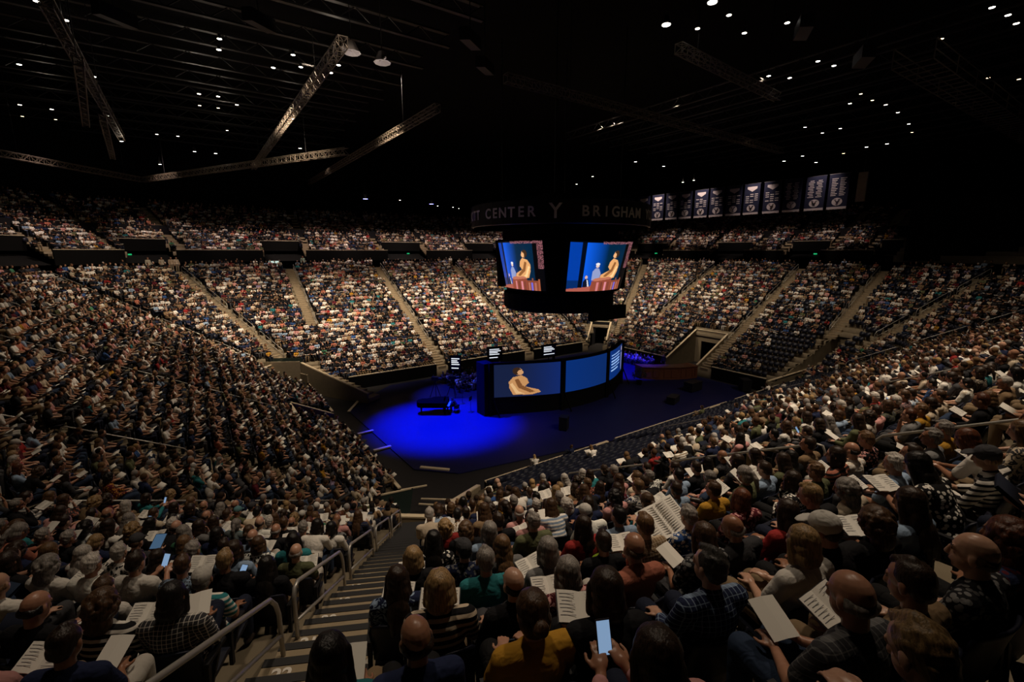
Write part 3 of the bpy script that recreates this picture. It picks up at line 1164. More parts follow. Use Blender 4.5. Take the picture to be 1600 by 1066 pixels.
def make_body(name):
    J = pose(name)
    H = head_matrix(J)
    R = np.array(H.to_3x3())
    S = Shell()
    torso(S, J)
    S.cap(J['nek'] - V3(0, 0, 0.03), tf(H, (0, -0.02, -0.06)), 0.056, 0.052)
    S.ell(tf(H, (0, -0.012, 0.025)), (0.076, 0.096, 0.093), R)            # cranium
    S.ell(tf(H, (0, 0.028, -0.045)), (0.060, 0.062, 0.070), R)            # face and jaw
    S.ell(tf(H, (0, 0.062, -0.088)), (0.026, 0.022, 0.018), R)            # chin
    S.cap(tf(H, (0, 0.088, 0.012)), tf(H, (0, 0.104, -0.030)), 0.009, 0.014, 8, 2)
    for s in (-1, 1):
        S.ell(tf(H, (0.080 * s, -0.012, -0.012)), (0.010, 0.021, 0.033), R, 10, 6)
        S.ell(tf(H, (0.031 * s, 0.076, 0.012)), (0.013, 0.010, 0.008), R, 8, 6)
        S.cap(tf(H, (0.018 * s, 0.086, 0.030)), tf(H, (0.046 * s, 0.076, 0.030)), 0.006, 0.005, 6, 2)
    S.ell(tf(H, (0, 0.087, -0.058)), (0.023, 0.010, 0.009), R, 10, 6)     # mouth
    for sd, s in (('L', -1), ('R', 1)):
        S.chain([J['sh' + sd], J['el' + sd], J['wr' + sd]], [0.052, 0.040, 0.026])
        S.cap(J['el' + sd], J['el' + sd] * 0.62 + J['wr' + sd] * 0.38, 0.040, 0.038)
        hand(S, J['wr' + sd], J['h' + sd], J['n' + sd], -s)
        S.chain([J['hp' + sd], J['kn' + sd]], [0.088, 0.060])
        S.chain([J['kn' + sd], J['kn' + sd] * 0.6 + J['an' + sd] * 0.4, J['an' + sd]], [0.056, 0.054, 0.036])
        S.chain([J['an' + sd] - V3(0, 0.02, 0.03), J['to' + sd]], [0.044, 0.034])
    Hi = np.array(H.inverted())
    an = [J['anL'], J['anR'], J['toL'], J['toR']]

    def paint(C):
        h = C @ Hi[:3, :3].T + Hi[:3, 3]
        out = np.zeros(len(C), int)
        for s in (-1, 1):
            out[(((h - (0.031 * s, 0.084, 0.012)) / (0.012, 0.02, 0.0065)) ** 2).sum(1) < 1] = 1
            out[(((h - (0.032 * s, 0.086, 0.032)) / (0.018, 0.02, 0.005)) ** 2).sum(1) < 1] = 1
        out[(((h - (0, 0.095, -0.058)) / (0.022, 0.02, 0.0075)) ** 2).sum(1) < 1] = 2
        for a, b in ((an[0], an[2]), (an[1], an[3])):
            d = np.minimum(np.linalg.norm(C - a, axis=1), np.linalg.norm(C - b, axis=1))
            out[(d < 0.10) & (C[:, 2] < a[2] + 0.035)] = 3
        return out
    return S.fuse('body_' + name, [M_SKIN, M_EYE, M_LIP, M_SHOE], 0.0068, 2, 0.4, paint)


def make_shirt(name, long_=False):
    J = pose(name)
    S = Shell()
    torso(S, J, 0.012)
    S.ell(J['pel'] + V3(0, -0.01, 0.03), (0.185, 0.145, 0.09))
    for sd in 'LR':
        sh, el, wr = J['sh' + sd], J['el' + sd], J['wr' + sd]
        if long_:
            S.chain([sh, el, el * 0.12 + wr * 0.88], [0.070, 0.054, 0.040])
        else:
            S.chain([sh, sh * 0.3 + el * 0.7], [0.070, 0.064])
    n = J['nek']
    return S.fuse('shirt_' + name, [M_CLOTH], 0.011, 2, 0.6)


def make_trousers(name):
    J = pose(name)
    S = Shell()
    S.ell(J['pel'] - V3(0, 0, 0.02), (0.182, 0.142, 0.105))
    for sd in 'LR':
        S.chain([J['hp' + sd], J['kn' + sd], J['kn' + sd] * 0.15 + J['an' + sd] * 0.85], [0.100, 0.075, 0.062])
    return S.fuse('trousers_' + name, [M_CLOTH], 0.013, 2, 0.6)


def wavy(amp, f):
    def push(C):
        d = C / np.maximum(np.linalg.norm(C, axis=1, keepdims=True), 1e-6)
        w = np.sin(C[:, 0] * f + 2 * np.sin(C[:, 2] * f * 0.7)) * np.sin(C[:, 1] * f + 1.3) + 0.6 * np.sin(C[:, 2] * f * 1.3 + C[:, 0] * f * 0.6)
        return C + d * (w * amp)[:, None]
    return push


def make_hair(kind):
    """hair in head coordinates, face towards +Y"""
    S = Shell()
    amp, f = 0.0022, 70
    if kind in ('short', 'grey', 'cap'):
        S.ell((0, -0.028, 0.035), (0.084, 0.094, 0.092))
        S.ell((0, -0.055, -0.010), (0.074, 0.060, 0.075))
        S.cap((0, 0.045, 0.098), (0, -0.03, 0.115), 0.026, 0.03)
        if kind == 'grey':
            amp, f = 0.004, 95
    if kind == 'cap':
        S = Shell()
        S.ell((0, -0.055, -0.015), (0.076, 0.058, 0.060))
    if kind == 'fringe':
        S.ell((0, -0.062, -0.020), (0.078, 0.050, 0.042))
        for s in (-1, 1):
            S.ell((0.070 * s, -0.03, -0.008), (0.014, 0.042, 0.036))
    if kind in ('bob', 'long', 'curly', 'pony', 'bun'):
        S.ell((0, -0.025, 0.032), (0.091, 0.104, 0.100))
        S.ell((0, -0.045, -0.030), (0.092, 0.080, 0.090))
    if kind == 'bob':
        S.ell((0, -0.045, -0.085), (0.100, 0.072, 0.080))
        for s in (-1, 1):
            S.cap((0.080 * s, 0.015, 0.02), (0.088 * s, 0.012, -0.11), 0.024, 0.030)
    if kind == 'long':
        S.ell((0, -0.070, -0.130), (0.105, 0.058, 0.130))
        S.ell((0, -0.105, -0.270), (0.105, 0.050, 0.150))
        for s in (-1, 1):
            S.cap((0.080 * s, 0.010, 0.02), (0.098 * s, -0.005, -0.16), 0.024, 0.034)
            S.cap((0.05 * s, -0.11, -0.30), (0.055 * s, -0.115, -0.42), 0.045, 0.022)
    if kind == 'curly':
        r2 = np.random.default_rng(3)
        for _ in range(190):
            a, b = r2.uniform(0, 2 * PI), r2.uniform(-1.0, 1.45)
            p = V3(math.cos(a) * math.cos(b) * 0.10, math.sin(a) * math.cos(b) * 0.105 - 0.035, math.sin(b) * 0.115 - 0.01)
            if p[1] > 0.04 and p[2] < 0.05:
                continue
            S.ell(p, np.full(3, r2.uniform(0.017, 0.027)), None, 8, 6)
        S.ell((0, -0.06, -0.13), (0.11, 0.07, 0.09))
        amp, f = 0.0012, 75
    if kind == 'pony':
        S.cap((0, -0.13, 0.03), (0, -0.16, -0.06), 0.028, 0.036)
        S.cap((0, -0.16, -0.06), (0, -0.15, -0.22), 0.036, 0.018)
    if kind == 'bun':
        S.ell((0, -0.135, -0.03), (0.045, 0.038, 0.042))
    V, F = S.raw()

    def push(C):
        C = wavy(amp, f)(C)
        # keep the face free: pull in what lies before the forehead line
        front = (C[:, 1] > 0.060) & (C[:, 2] < 0.060) & (np.abs(C[:, 0]) < 0.068)
        C[front, 1] = 0.060
        return C
    return S.fuse('hair_' + kind, [M_HAIR], 0.0085, 1, 0.7, None, push)


def make_capmesh():
    S = Shell()
    S.ell((0, -0.015, 0.045), (0.088, 0.106, 0.088))
    S.ell((0, 0.118, 0.052), (0.068, 0.065, 0.010), np.array(rotm('X', -12).to_3x3()))
    S.ell((0, -0.015, 0.135), (0.012, 0.012, 0.008))
    return S.fuse('cap', [M_CLOTH], 0.008, 1, 0.7)


BODY = {p: make_body(p) for p in POSES + ['stand']}
SHIRT = {p: make_shirt(p) for p in POSES + ['stand']}
LONG = {p: make_shirt(p, True) for p in POSES + ['stand']}
TROU = {p: make_trousers(p) for p in POSES + ['stand']}
HAIR = {k: make_hair(k) for k in ('short', 'grey', 'cap', 'fringe', 'bob', 'long', 'curly', 'pony', 'bun')}
CAPM = make_capmesh()
HEADM = {p: head_matrix(pose(p)) for p in POSES + ['stand']}
JOINT = {p: pose(p) for p in POSES + ['stand']}

SHIRTS = [('white', (0.80, 0.76, 0.69), 25), ('cream', (0.60, 0.50, 0.37), 12), ('black', (0.012, 0.012, 0.014), 33), ('charcoal', (0.05, 0.05, 0.055), 10),
          ('navy', (0.018, 0.026, 0.07), 9), ('light blue', (0.28, 0.38, 0.52), 4), ('blue', (0.035, 0.085, 0.24), 2), ('teal', (0.03, 0.20, 0.22), 1.5),
          ('pink', (0.58, 0.29, 0.27), 6), ('salmon', (0.48, 0.17, 0.11), 3), ('red', (0.32, 0.03, 0.028), 2.5), ('maroon', (0.10, 0.014, 0.022), 4),
          ('olive', (0.12, 0.13, 0.065), 4), ('green', (0.06, 0.20, 0.11), 0.5), ('mustard', (0.50, 0.26, 0.03), 1.5), ('tan', (0.27, 0.18, 0.10), 5),
          ('grey', (0.19, 0.19, 0.19), 4), ('lavender', (0.34, 0.27, 0.40), 1.5)]
SHW = np.array([s[2] for s in SHIRTS], float)
SHW /= SHW.sum()
SHC = np.array([s[1] for s in SHIRTS])
PANTS = [('dark blue', (0.014, 0.018, 0.035)), ('black', (0.012, 0.012, 0.013)), ('khaki', (0.22, 0.155, 0.09)), ('grey', (0.06, 0.06, 0.065)), ('denim', (0.028, 0.045, 0.085)), ('white', (0.5, 0.47, 0.42))]
HAIRC = [('dark brown', (0.030, 0.017, 0.010)), ('black', (0.010, 0.008, 0.007)), ('brown', (0.075, 0.040, 0.020)), ('light brown', (0.15, 0.085, 0.04)),
         ('blond', (0.34, 0.22, 0.10)), ('grey', (0.26, 0.24, 0.22)), ('white', (0.52, 0.49, 0.45)), ('auburn', (0.11, 0.035, 0.015))]
HAIRW = np.array([30, 20, 18, 8, 8, 9, 4, 3], float)
HAIRW /= HAIRW.sum()
HC = dict(HAIRC)
SC_ = {s[0]: s[1] for s in SHIRTS}
SKINS = np.array([(0.46, 0.25, 0.165), (0.52, 0.30, 0.21), (0.40, 0.21, 0.13), (0.31, 0.155, 0.09), (0.56, 0.35, 0.25)])

# ------------------------------------------------------------------ seats of the bowl: where they are
def row_seats(r, z, pieces, spacing, i, phase):
    out = []
    s = phase
    for pc in pieces:
        if pc in ('near', 'far', 'left', 'right'):
            L = RU - LU if pc in ('near', 'far') else FV - NV
        else:
            L = PI / 2 * r
            if L < 0.3:
                continue
        t = s
        while t < L:
            f = t / L
            if pc == 'near':
                q = (LU + (RU - LU) * f, NV - r, 0, -1)
            elif pc == 'right':
                q = (RU + r, NV + (FV - NV) * f, 1, 0)
            elif pc == 'far':
                q = (RU - (RU - LU) * f, FV + r, 0, 1)
            elif pc == 'left':
                q = (LU - r, FV - (FV - NV) * f, -1, 0)
            else:
                cx, cy, a0 = {'NR': (RU, NV, -90), 'FR': (RU, FV, 0), 'FL': (LU, FV, 90), 'NL': (LU, NV, 180)}[pc]
                a = math.radians(a0 + 90 * f)
                q = (cx + r * math.cos(a), cy + r * math.sin(a), math.cos(a), math.sin(a))
            out.append((q[0], q[1], z, q[2], q[3], r, i))
            t += spacing
        s = t - L
    return out


HIP = 0.27       # the hips sit this far in front of the next riser
seats = []
for i in range(1, NROW + 1):
    seats += row_seats(PITCH_R * i - HIP, zrow(i), ALLP, 0.505, i, rng.uniform(0, 0.5))
S0 = np.array(seats)
ok = ~in_vom(S0[:, 0], S0[:, 1], 0.45)
for A in AISLES:
    ok &= ~A.hit(S0[:, 0], S0[:, 1], S0[:, 5], 0.22 if A.name == 'numbered' else 0.28)
ok &= np.hypot(S0[:, 0] - 0.0, S0[:, 1] - 0.0) > 0.75
# the corner stairs and guards at floor level
ok &= ~((np.hypot(S0[:, 0] - 8.6, S0[:, 1] - 17.6) < 2.6))
ok &= ~((S0[:, 0] > 4.0) & (S0[:, 0] < 9.0) & (S0[:, 1] > 43.0) & (S0[:, 1] < 46.4))
S0 = S0[ok]
PX, PY, DEP = project(S0[:, :3] + [0, 0, 0.9])
vis = (DEP > 0.5) & (PX > -120) & (PX < 1720) & (PY < 1220)
S0, PX, PY, DEP = S0[vis], PX[vis], PY[vis], DEP[vis]

# nobody sits in the gap between the numbered stairs and the ramp wall
qn = AISLES[0]
pe_ = (S0[:, 0] - qn.base[0]) * qn.s[0] + (S0[:, 1] - qn.base[1]) * qn.s[1]
gap = (pe_ < 0) & (pe_ > -2.6) & (S0[:, 5] < 7.6) & (S0[:, 0] < 11)
S0, PX, PY, DEP = S0[~gap], PX[~gap], PY[~gap], DEP[~gap]

# how full each part of the bowl is
occ = np.full(len(S0), 0.965)
x, y, r = S0[:, 0], S0[:, 1], S0[:, 5]
right = x > RU
near = (y < NV) & (x > LU) & (x < RU)
occ[right & (y > 26)] = 0.93
occ[right & (y > 18.5) & (y < 26.2)] = np.where(r[right & (y > 18.5) & (y < 26.2)] < 7.5, 0.10, 0.66)
occ[right & (y > 18.5) & (y < 26.2) & (r > 12)] = 0.80
occ[right & (y > 22.5) & (y < 26.2) & (r < 7.5)] = 0.55
occ[right & (y < 18.5)] = 0.62
occ[right & (y < 18.5) & (r < 9)] = 0.25
occ[near & (r < 8.4)] = np.where((x[near & (r < 8.4)] > 20) & (r[near & (r < 8.4)] > 6.6), 0.35, 0.02)
occ[near & (r < 10) & (r >= 8.4)] = np.where(x[near & (r < 10) & (r >= 8.4)] > 19, 0.75, 0.40)
occ[near & (r > 10)] = np.where(x[near & (r > 10)] > 11, 0.80, 0.92)
occ[(x < LU) & (y > NV) & (r < 4) & (y < 31)] = 0.55
occ[(y < NV) & (x < LU) & (r > 9)] = 0.95
taken = rng.random(len(S0)) < occ

# heroes: people of the nearest rows, found by where their heads show
HERO = [
    # px, py, hair, hair colour, shirt, pattern, second colour, pose, item, long sleeves
    (520, 1000, 'long', 'black', 'teal', 0, None, 'book', 'sheet', 0), (648, 978, 'fringe', 'dark brown', 'navy', 0, None, 'upright', None, 1),
    (841, 985, 'bun', 'brown', 'mustard', 0, None, 'book', None, 0), (996, 990, 'long', 'dark brown', 'pink', 0, None, 'phone', 'phone', 1),
    (1138, 920, 'grey', 'charcoal', 'navy', 1, 'light blue', 'upright', None, 1), (1290, 910, 'fringe', 'grey', 'charcoal', 1, 'grey', 'book', 'sheet', 0),
    (1370, 967, 'grey', 'blond', 'black', 0, None, 'lean', None, 1), (1432, 908, 'short', 'dark brown', 'tan', 0, None, 'book', 'notebook', 1),
    (620, 903, 'long', 'dark brown', 'navy', 4, 'light blue', 'book', 'book', 0),
    (686, 915, 'bob', 'blond', 'black', 3, 'cream', 'book', 'book', 0), (798, 896, 'fringe', 'black', 'black', 0, None, 'upright', None, 1),
    (886, 886, 'bob', 'grey', 'maroon', 4, 'pink', 'book', 'book', 1),
    (940, 925, 'bob', 'dark brown', 'black', 0, None, 'book', 'notebook', 1), (999, 876, 'fringe', 'brown', 'salmon', 0, None, 'chin', None, 1),
    (1054, 865, 'short', 'light brown', 'tan', 1, 'cream', 'book', 'book', 0), (1119, 851, 'bob', 'brown', 'black', 2, 'grey', 'book', 'sheet', 0),
    (1176, 887, 'bob', 'dark brown', 'salmon', 0, None, 'upright', None, 0), (1270, 860, 'bob', 'blond', 'white', 0, None, 'book', None, 0),
    (1330, 842, 'cap', 'dark brown', 'black', 0, None, 'side', None, 1), (1446, 826, 'fringe', 'brown', 'black', 2, 'grey', 'upright', None, 0),
    (1526, 815, 'curly', 'auburn', 'navy', 2, 'maroon', 'chin', None, 0), (645, 870, 'bob', 'blond', 'black', 0, None, 'book', 'book', 1),
    (678, 852, 'long', 'black', 'black', 2, 'white', 'book', None, 0), (722, 848, 'cap', 'black', 'navy', 2, 'grey', 'upright', None, 0),
    (788, 856, 'long', 'light brown', 'grey', 0, None, 'book', 'book', 0), (852, 852, 'bob', 'grey', 'grey', 0, None, 'book', 'book', 0),
    (729, 830, 'curly', 'light brown', 'black', 0, None, 'book', None, 0), (695, 824, 'curly', 'blond', 'red', 0, None, 'upright', None, 0),
    (829, 816, 'grey', 'grey', 'olive', 0, None, 'upright', None, 0), (1084, 810, 'grey', 'grey', 'blue', 2, 'white', 'phone', 'newspaper', 0),
    (1137, 803, 'fringe', 'grey', 'charcoal', 0, None, 'side', None, 0), (1189, 796, 'bob', 'auburn', 'maroon', 2, 'pink', 'chin', None, 0),
    (1241, 800, 'long', 'dark brown', 'red', 0, None, 'book', None, 0), (1202, 838, 'bob', 'brown', 'olive', 4, 'black', 'book', None, 0),
    (960, 858, 'short', 'dark brown', 'black', 0, None, 'book', None, 0), (1019, 846, 'long', 'brown', 'black', 0, None, 'book', 'book', 0),
    (921, 834, 'long', 'dark brown', 'red', 0, None, 'upright', None, 0), (976, 817, 'short', 'black', 'light blue', 0, None, 'upright', None, 1),
    (1353, 803, 'curly', 'brown', 'black', 0, None, 'book', None, 0), (1349, 762, 'curly', 'grey', 'cream', 0, None, 'side', None, 1),
    (1376, 768, 'long', 'dark brown', 'light blue', 0, None, 'book', 'book', 0), (1440, 738, 'long', 'black', 'black', 2, 'white', 'lean', 'book', 0),
    (1466, 688, 'grey', 'grey', 'grey', 0, None, 'upright', None, 0), (1566, 645, 'short', 'dark brown', 'light blue', 0, None, 'upright', None, 0),
    (326, 893, 'cap', 'grey', 'teal', 3, 'white', 'upright', None, 0), (415, 878, 'long', 'black', 'black', 0, None, 'book', None, 0),
    (355, 878, 'short', 'blond', 'black', 0, None, 'book', 'phone', 1), (302, 866, 'grey', 'grey', 'black', 0, None, 'book', None, 1),
    (461, 860, 'fringe', 'grey', 'olive', 0, None, 'book', 'book', 0), (393, 840, 'fringe', 'grey', 'light blue', 0, None, 'book', 'book', 0),
    (209, 851, 'cap', 'brown', 'charcoal', 0, None, 'phone', 'tablet', 0), (20, 785, 'short', 'dark brown', 'grey', 3, 'white', 'lean', 'book', 1),
    (88, 800, 'long', 'dark brown', 'pink', 0, None, 'lean', None, 1), (541, 783, 'grey', 'grey', 'light blue', 0, None, 'upright', None, 0),
    (258, 765, 'curly', 'blond', 'pink', 0, None, 'side', None, 0), (190, 795, 'bob', 'white', 'cream', 0, None, 'book', 'book', 0),
    (1105, 740, 'long', 'grey', 'pink', 3, 'salmon', 'book', None, 1), (1098, 755, 'short', 'brown', 'mustard', 0, None, 'upright', None, 0),
    (1135, 790, 'bob', 'white', 'black', 0, None, 'book', 'book', 0), (1000, 770, 'grey', 'white', 'teal', 0, None, 'book', None, 0),
]
HC['charcoal'] = (0.05, 0.048, 0.045)
HEROES = []
for h in HERO:
    P0 = np.array(CAM)
    d = ray(h[0], h[1])
    hd = JOINT[h[7]]['head']
    opts = []
    for i in range(6, NROW + 1):
        z = zrow(i) + hd[2]
        p = P0 + d * ((z - 13.0) / d[2])
        opts.append((abs(float(ring_r(p[0], p[1])) - (PITCH_R * i - HIP - hd[1])), i, p))
    opts.sort(key=lambda o_: o_[0])
    for e, i, p in [o_ for o_ in opts[:3] if o_[0] < 0.72]:         # the row that fits best, or the next one when somebody sits there
        rr = PITCH_R * i - HIP
        if p[0] >= LU:
            q = (p[0], NV - rr, 0, -1)
        elif p[1] >= NV:
            q = (LU - rr, p[1], -1, 0)
        else:
            n = np.array([p[0] - LU, p[1] - NV])
            n /= np.linalg.norm(n)
            q = (LU + n[0] * rr, NV + n[1] * rr, n[0], n[1])
        for A in [A for A in AISLES if A.hit(q[0], q[1], rr, 0.12)][:1]:
            pe = (q[0] - A.base[0]) * A.s[0] + (q[1] - A.base[1]) * A.s[1]
            mv = (A.hw + 0.22) * (1 if pe > 0 else -1) - pe
            q = (q[0] + A.s[0] * mv, q[1] + A.s[1] * mv, q[2], q[3])
        if not any(np.hypot(q[0] - w[0], q[1] - w[1]) < 0.37 and i == w[6] for _, w in HEROES):
            HEROES.append((h, (q[0], q[1], zrow(i), q[2], q[3], rr, i)))
            break
HA = np.array([q for _, q in HEROES])
# ordinary seats give way to the heroes'
clash = np.zeros(len(S0), bool)
for q in HA:
    clash |= (np.hypot(S0[:, 0] - q[0], S0[:, 1] - q[1]) < 0.43) & (S0[:, 6] == q[6])
hpx, hpy, _ = project(HA[:, :3] + [0, 0, 1.16])
for k in np.nonzero(DEP < 3.5)[0]:        # close to the lens only the people one can make out are seated
    if np.min(np.hypot(hpx - PX[k], (hpy - PY[k]) * 0.8)) < 120 or (PX[k] > 560 and PY[k] > 900):
        taken[k] = False
S0, PX, PY, DEP, taken = S0[~clash], PX[~clash], PY[~clash], DEP[~clash], taken[~clash]
hp, hq, hd_ = project(HA[:, :3] + [0, 0, 0.9])
SEAT = np.concatenate([HA, S0])
DEPA = np.concatenate([hd_, DEP])
PXA, PYA = np.concatenate([hp, PX]), np.concatenate([hq, PY])
TAKEN = np.concatenate([np.ones(len(HA), bool), taken])
HEROIX = np.concatenate([np.arange(len(HA)), np.full(len(S0), -1)])
print('seats', len(SEAT), 'taken', TAKEN.sum(), 'heroes', len(HA))


def where_words(q):
    """a place one can find: row number painted on the steps, and the seat counted from the nearest stair"""
    xx, yy, zz, nx, ny, rr, i = q
    best = None
    for A in AISLES:
        if not (A.r0 < rr < A.r1 + 0.5):
            continue
        qx, qy = xx - A.base[0], yy - A.base[1]
        al, pe = qx * A.d[0] + qy * A.d[1], qx * A.s[0] + qy * A.s[1]
        if al < 0 or abs(pe) > 9:
            continue
        if best is None or abs(pe) < abs(best[1]):
            best = (A, pe)
    return best


STAIRWORD = {'numbered': 'the numbered stairs', 'near first': 'the second stairs', 'near second': 'the third stairs', 'near third': 'the fourth stairs', 'near fourth': 'the fifth stairs',
             'left corner': 'the left corner stairs', 'left first': 'the first left stairs', 'left second': 'the second left stairs', 'left third': 'the third left stairs'}
_used = {}


def seat_place(k):
    """words for the place of seat k, unique by counting seats along the row from a stair"""
    q = SEAT[k]
    b = where_words(q)
    if b is None:
        return None
    A, pe = b
    side = 'left' if pe > 0 else 'right'
    return int(q[6]), side, A.name, abs(pe)


# number the seats: same row, same stair, same side, ordered by distance
NEAR_N = 300
order = np.argsort(DEPA)
inframe = (PXA > -25) & (PXA < 1625) & (PYA < 1600)
cand = [k for k in order if inframe[k] and DEPA[k] < 22]
groups = {}
for k in cand:
    w = seat_place(k)
    if w is None:
        continue
    groups.setdefault(w[:3], []).append((w[3], k))
WORDS = {}
for (row, side, nm), L in groups.items():
    L.sort()
    for n_, (_, k) in enumerate(L):
        WORDS[k] = (row, n_ + 1, side, nm)


def words_for(k):
    if k not in WORDS:
        return None
    row, n_, side, nm = WORDS[k]
    return 'row %d, %s seat %s of %s' % (row, nth(n_), side, STAIRWORD.get(nm, 'the %s stairs' % nm))


persons_near = [k for k in cand if TAKEN[k] and k in WORDS][:NEAR_N]
chairs_near = [k for k in cand if k in WORDS][:NEAR_N]
person_set, chair_set = set(persons_near), set(chairs_near)


# ------------------------------------------------------------------ seats
def seat_meshes():
    b = MB()
    n = 8
    prof = []
    # curved plastic backrest shell
    rows = []
    for zi, (z, yo) in enumerate(((0.43, -0.135), (0.55, -0.155), (0.70, -0.178), (0.80, -0.200), (0.845, -0.212))):
        w = 0.225 if zi < 4 else 0.20
        rows.append([(w * (k / n * 2 - 1), yo + 0.05 * (k / n * 2 - 1) ** 2, z - (0.02 * (k / n * 2 - 1) ** 4 if zi == 4 else 0)) for k in range(n + 1)])
    V, F = [], []
    for t in (0.0, -0.018):
        for rw in rows:
            V += [(x_, y_ + t, z_) for x_, y_, z_ in rw]
    m_ = n + 1
    R_ = len(rows)
    for i in range(R_ - 1):
        for k in range(n):
            a = i * m_ + k
            F.append((a, a + 1, a + m_ + 1, a + m_))
            o_ = R_ * m_
            F.append((o_ + a + m_, o_ + a + m_ + 1, o_ + a + 1, o_ + a))
    o_ = R_ * m_
    for k in range(n):
        a = (R_ - 1) * m_ + k
        F.append((a, a + 1, o_ + a + 1, o_ + a))
        F.append((o_ + k, o_ + k + 1, k + 1, k))
    for i in range(R_ - 1):
        F.append((i * m_, (i + 1) * m_, o_ + (i + 1) * m_, o_ + i * m_))
        e = i * m_ + n
        F.append((o_ + e, o_ + e + m_, e + m_, e))
    b.add(V, F)
    back = b.mesh('backrest', M_NAVY, True)
    p = MB()
    pr = [(-0.13, 0.415), (0.05, 0.40), (0.22, 0.425), (0.27, 0.415), (0.27, 0.385), (0.05, 0.365), (-0.13, 0.38)]
    p.prism([(0, y_, z_) for y_, z_ in pr], (-0.215, 0, 0), (0.215, 0, 0))
    pan = p.mesh('seat_pan', M_NAVY)
    up = MB()
    up.prism([(0, -0.11 + 0.03 * math.sin(3 * t), 0.40 + 0.36 * t) for t in (0, 0.5, 1)] + [(0, -0.075 + 0.03 * math.sin(3 * t), 0.40 + 0.36 * t) for t in (1, 0.5, 0)], (-0.215, 0, 0), (0.215, 0, 0))
    pan_up = up.mesh('seat_pan', M_NAVY)
    ar = MB()
    ar.box((0, -0.01, 0.64), (0.045, 0.28, 0.03))
    ar.bar((0, -0.13, 0.63), (0, -0.16, 0.30), 0.035, 0.04)
    ar.bar((0, 0.05, 0.63), (0, -0.12, 0.42), 0.03, 0.03)
    arm = ar.mesh('armrest', M_BMETAL)
    st = MB()
    st.bar((0, -0.15, 0.40), (0, -0.24, 0.20), 0.05, 0.06)
    st.box((0, -0.245, 0.17), (0.10, 0.03, 0.16))
    brk = st.mesh('bracket', M_BMETAL)
    return back, pan, pan_up, arm, brk


BACK, PAN, PANUP, ARM, BRK = seat_meshes()
XM = Matrix.Translation((-0.25, 0, 0)), Matrix.Translation((0.25, 0, 0))


def face_in(nx, ny):
    """rotation that turns local +Y to the inward direction"""
    return math.atan2(-ny, -nx) - PI / 2


for k in chairs_near:
    q = SEAT[k]
    o = empty('stadium_seat', q[:3], face_in(q[3], q[4]))
    full = bool(TAKEN[k])
    tag(o, ('navy seat under its sitter, ' if full else 'empty folded navy seat, ') + words_for(k), 'seat', 'navy seats of the near rows')
    part('backrest', BACK, o)
    part('seat_pan', PAN if full else PANUP, o)
    part('armrest', ARM, o, XM[0])
    part('armrest', ARM, o, XM[1])
    part('bracket', BRK, o)


# ------------------------------------------------------------------ the 300 nearest people
def make_book():
    b = MB()
    for s in (-1, 1):
        b.prism([(0, -0.105, 0), (s * 0.155, -0.105, 0.02), (s * 0.155, 0.105, 0.02), (0, 0.105, 0)], (0, 0, -0.003), (0, 0, 0.001))
    cov = b.mesh('cover', M_COVER)
    pg = []
    for s in (-1, 1):
        p = MB()
        pts = [(0, 0.006), (s * 0.04, 0.020), (s * 0.09, 0.026), (s * 0.148, 0.026), (s * 0.148, 0.022), (0, 0.003)]
        p.prism([(x_, 0, z_) for x_, z_ in pts], (0, -0.10, 0), (0, 0.10, 0))
        for li in range(7):
            p.box((s * 0.085, 0.075 - li * 0.022, 0.0275), (0.10 - 0.03 * (li % 3 == 2), 0.003, 0.001), None, 1)
        pg.append(p.mesh('page', [M_PAPER, M_INK]))
    return cov, pg


BOOK = make_book()
sh = MB()
sh.prism([(-0.085, -0.11, 0), (0.0, -0.11, 0.010), (0.085, -0.11, 0), (0.085, 0.11, 0), (0, 0.11, 0.010), (-0.085, 0.11, 0)], (0, 0, 0), (0, 0, 0.003))
SHEET = sh.mesh('sheet_of_paper', M_PAPER)
nw = MB()
for s in (-1, 1):
    nw.prism([(0, -0.2, 0), (s * 0.15, -0.2, 0.03), (s * 0.30, -0.2, 0.02), (s * 0.30, 0.2, 0.02), (s * 0.15, 0.2, 0.03), (0, 0.2, 0)], (0, 0, 0), (0, 0, 0.003))
    for c in range(2):
        for li in range(13):
            nw.box((s * (0.08 + 0.14 * c), 0.17 - li * 0.027, 0.029 if c else 0.024), (0.11, 0.009, 0.012), None, 1)
NEWS = nw.mesh('newspaper', [M_PAPER, mat('newsprint', (0.56, 0.54, 0.50), 0.9)])


def slab(name, w, h, t, m1, m2):
    b = MB().box((0, 0, 0), (w, h, t))
    s = MB().box((0, 0, t / 2 + 0.0006), (w * 0.9, h * 0.92, 0.001))
    return b.mesh('case', m1), s.mesh('screen', m2)


PHONE = slab('phone', 0.075, 0.155, 0.009, M_COVER, M_PHONE)
TABLET = slab('tablet', 0.18, 0.25, 0.008, M_COVER, mat('tablet_screen', (0.02, 0.03, 0.04), 0.2, emit=(0.10, 0.20, 0.34), estr=0.45))
ITEMW = {'book': ('open book', 'book', 'open books held in the near rows'), 'notebook': ('open notebook', 'notebook', 'notebooks held in the near rows'),
         'sheet': ('sheet of paper', 'paper', 'sheets of paper held in the near rows'), 'phone': ('lit phone', 'phone', 'phones held in the near rows'),
         'tablet': ('lit tablet', 'tablet', None), 'newspaper': ('unfolded newspaper', 'newspaper', None)}


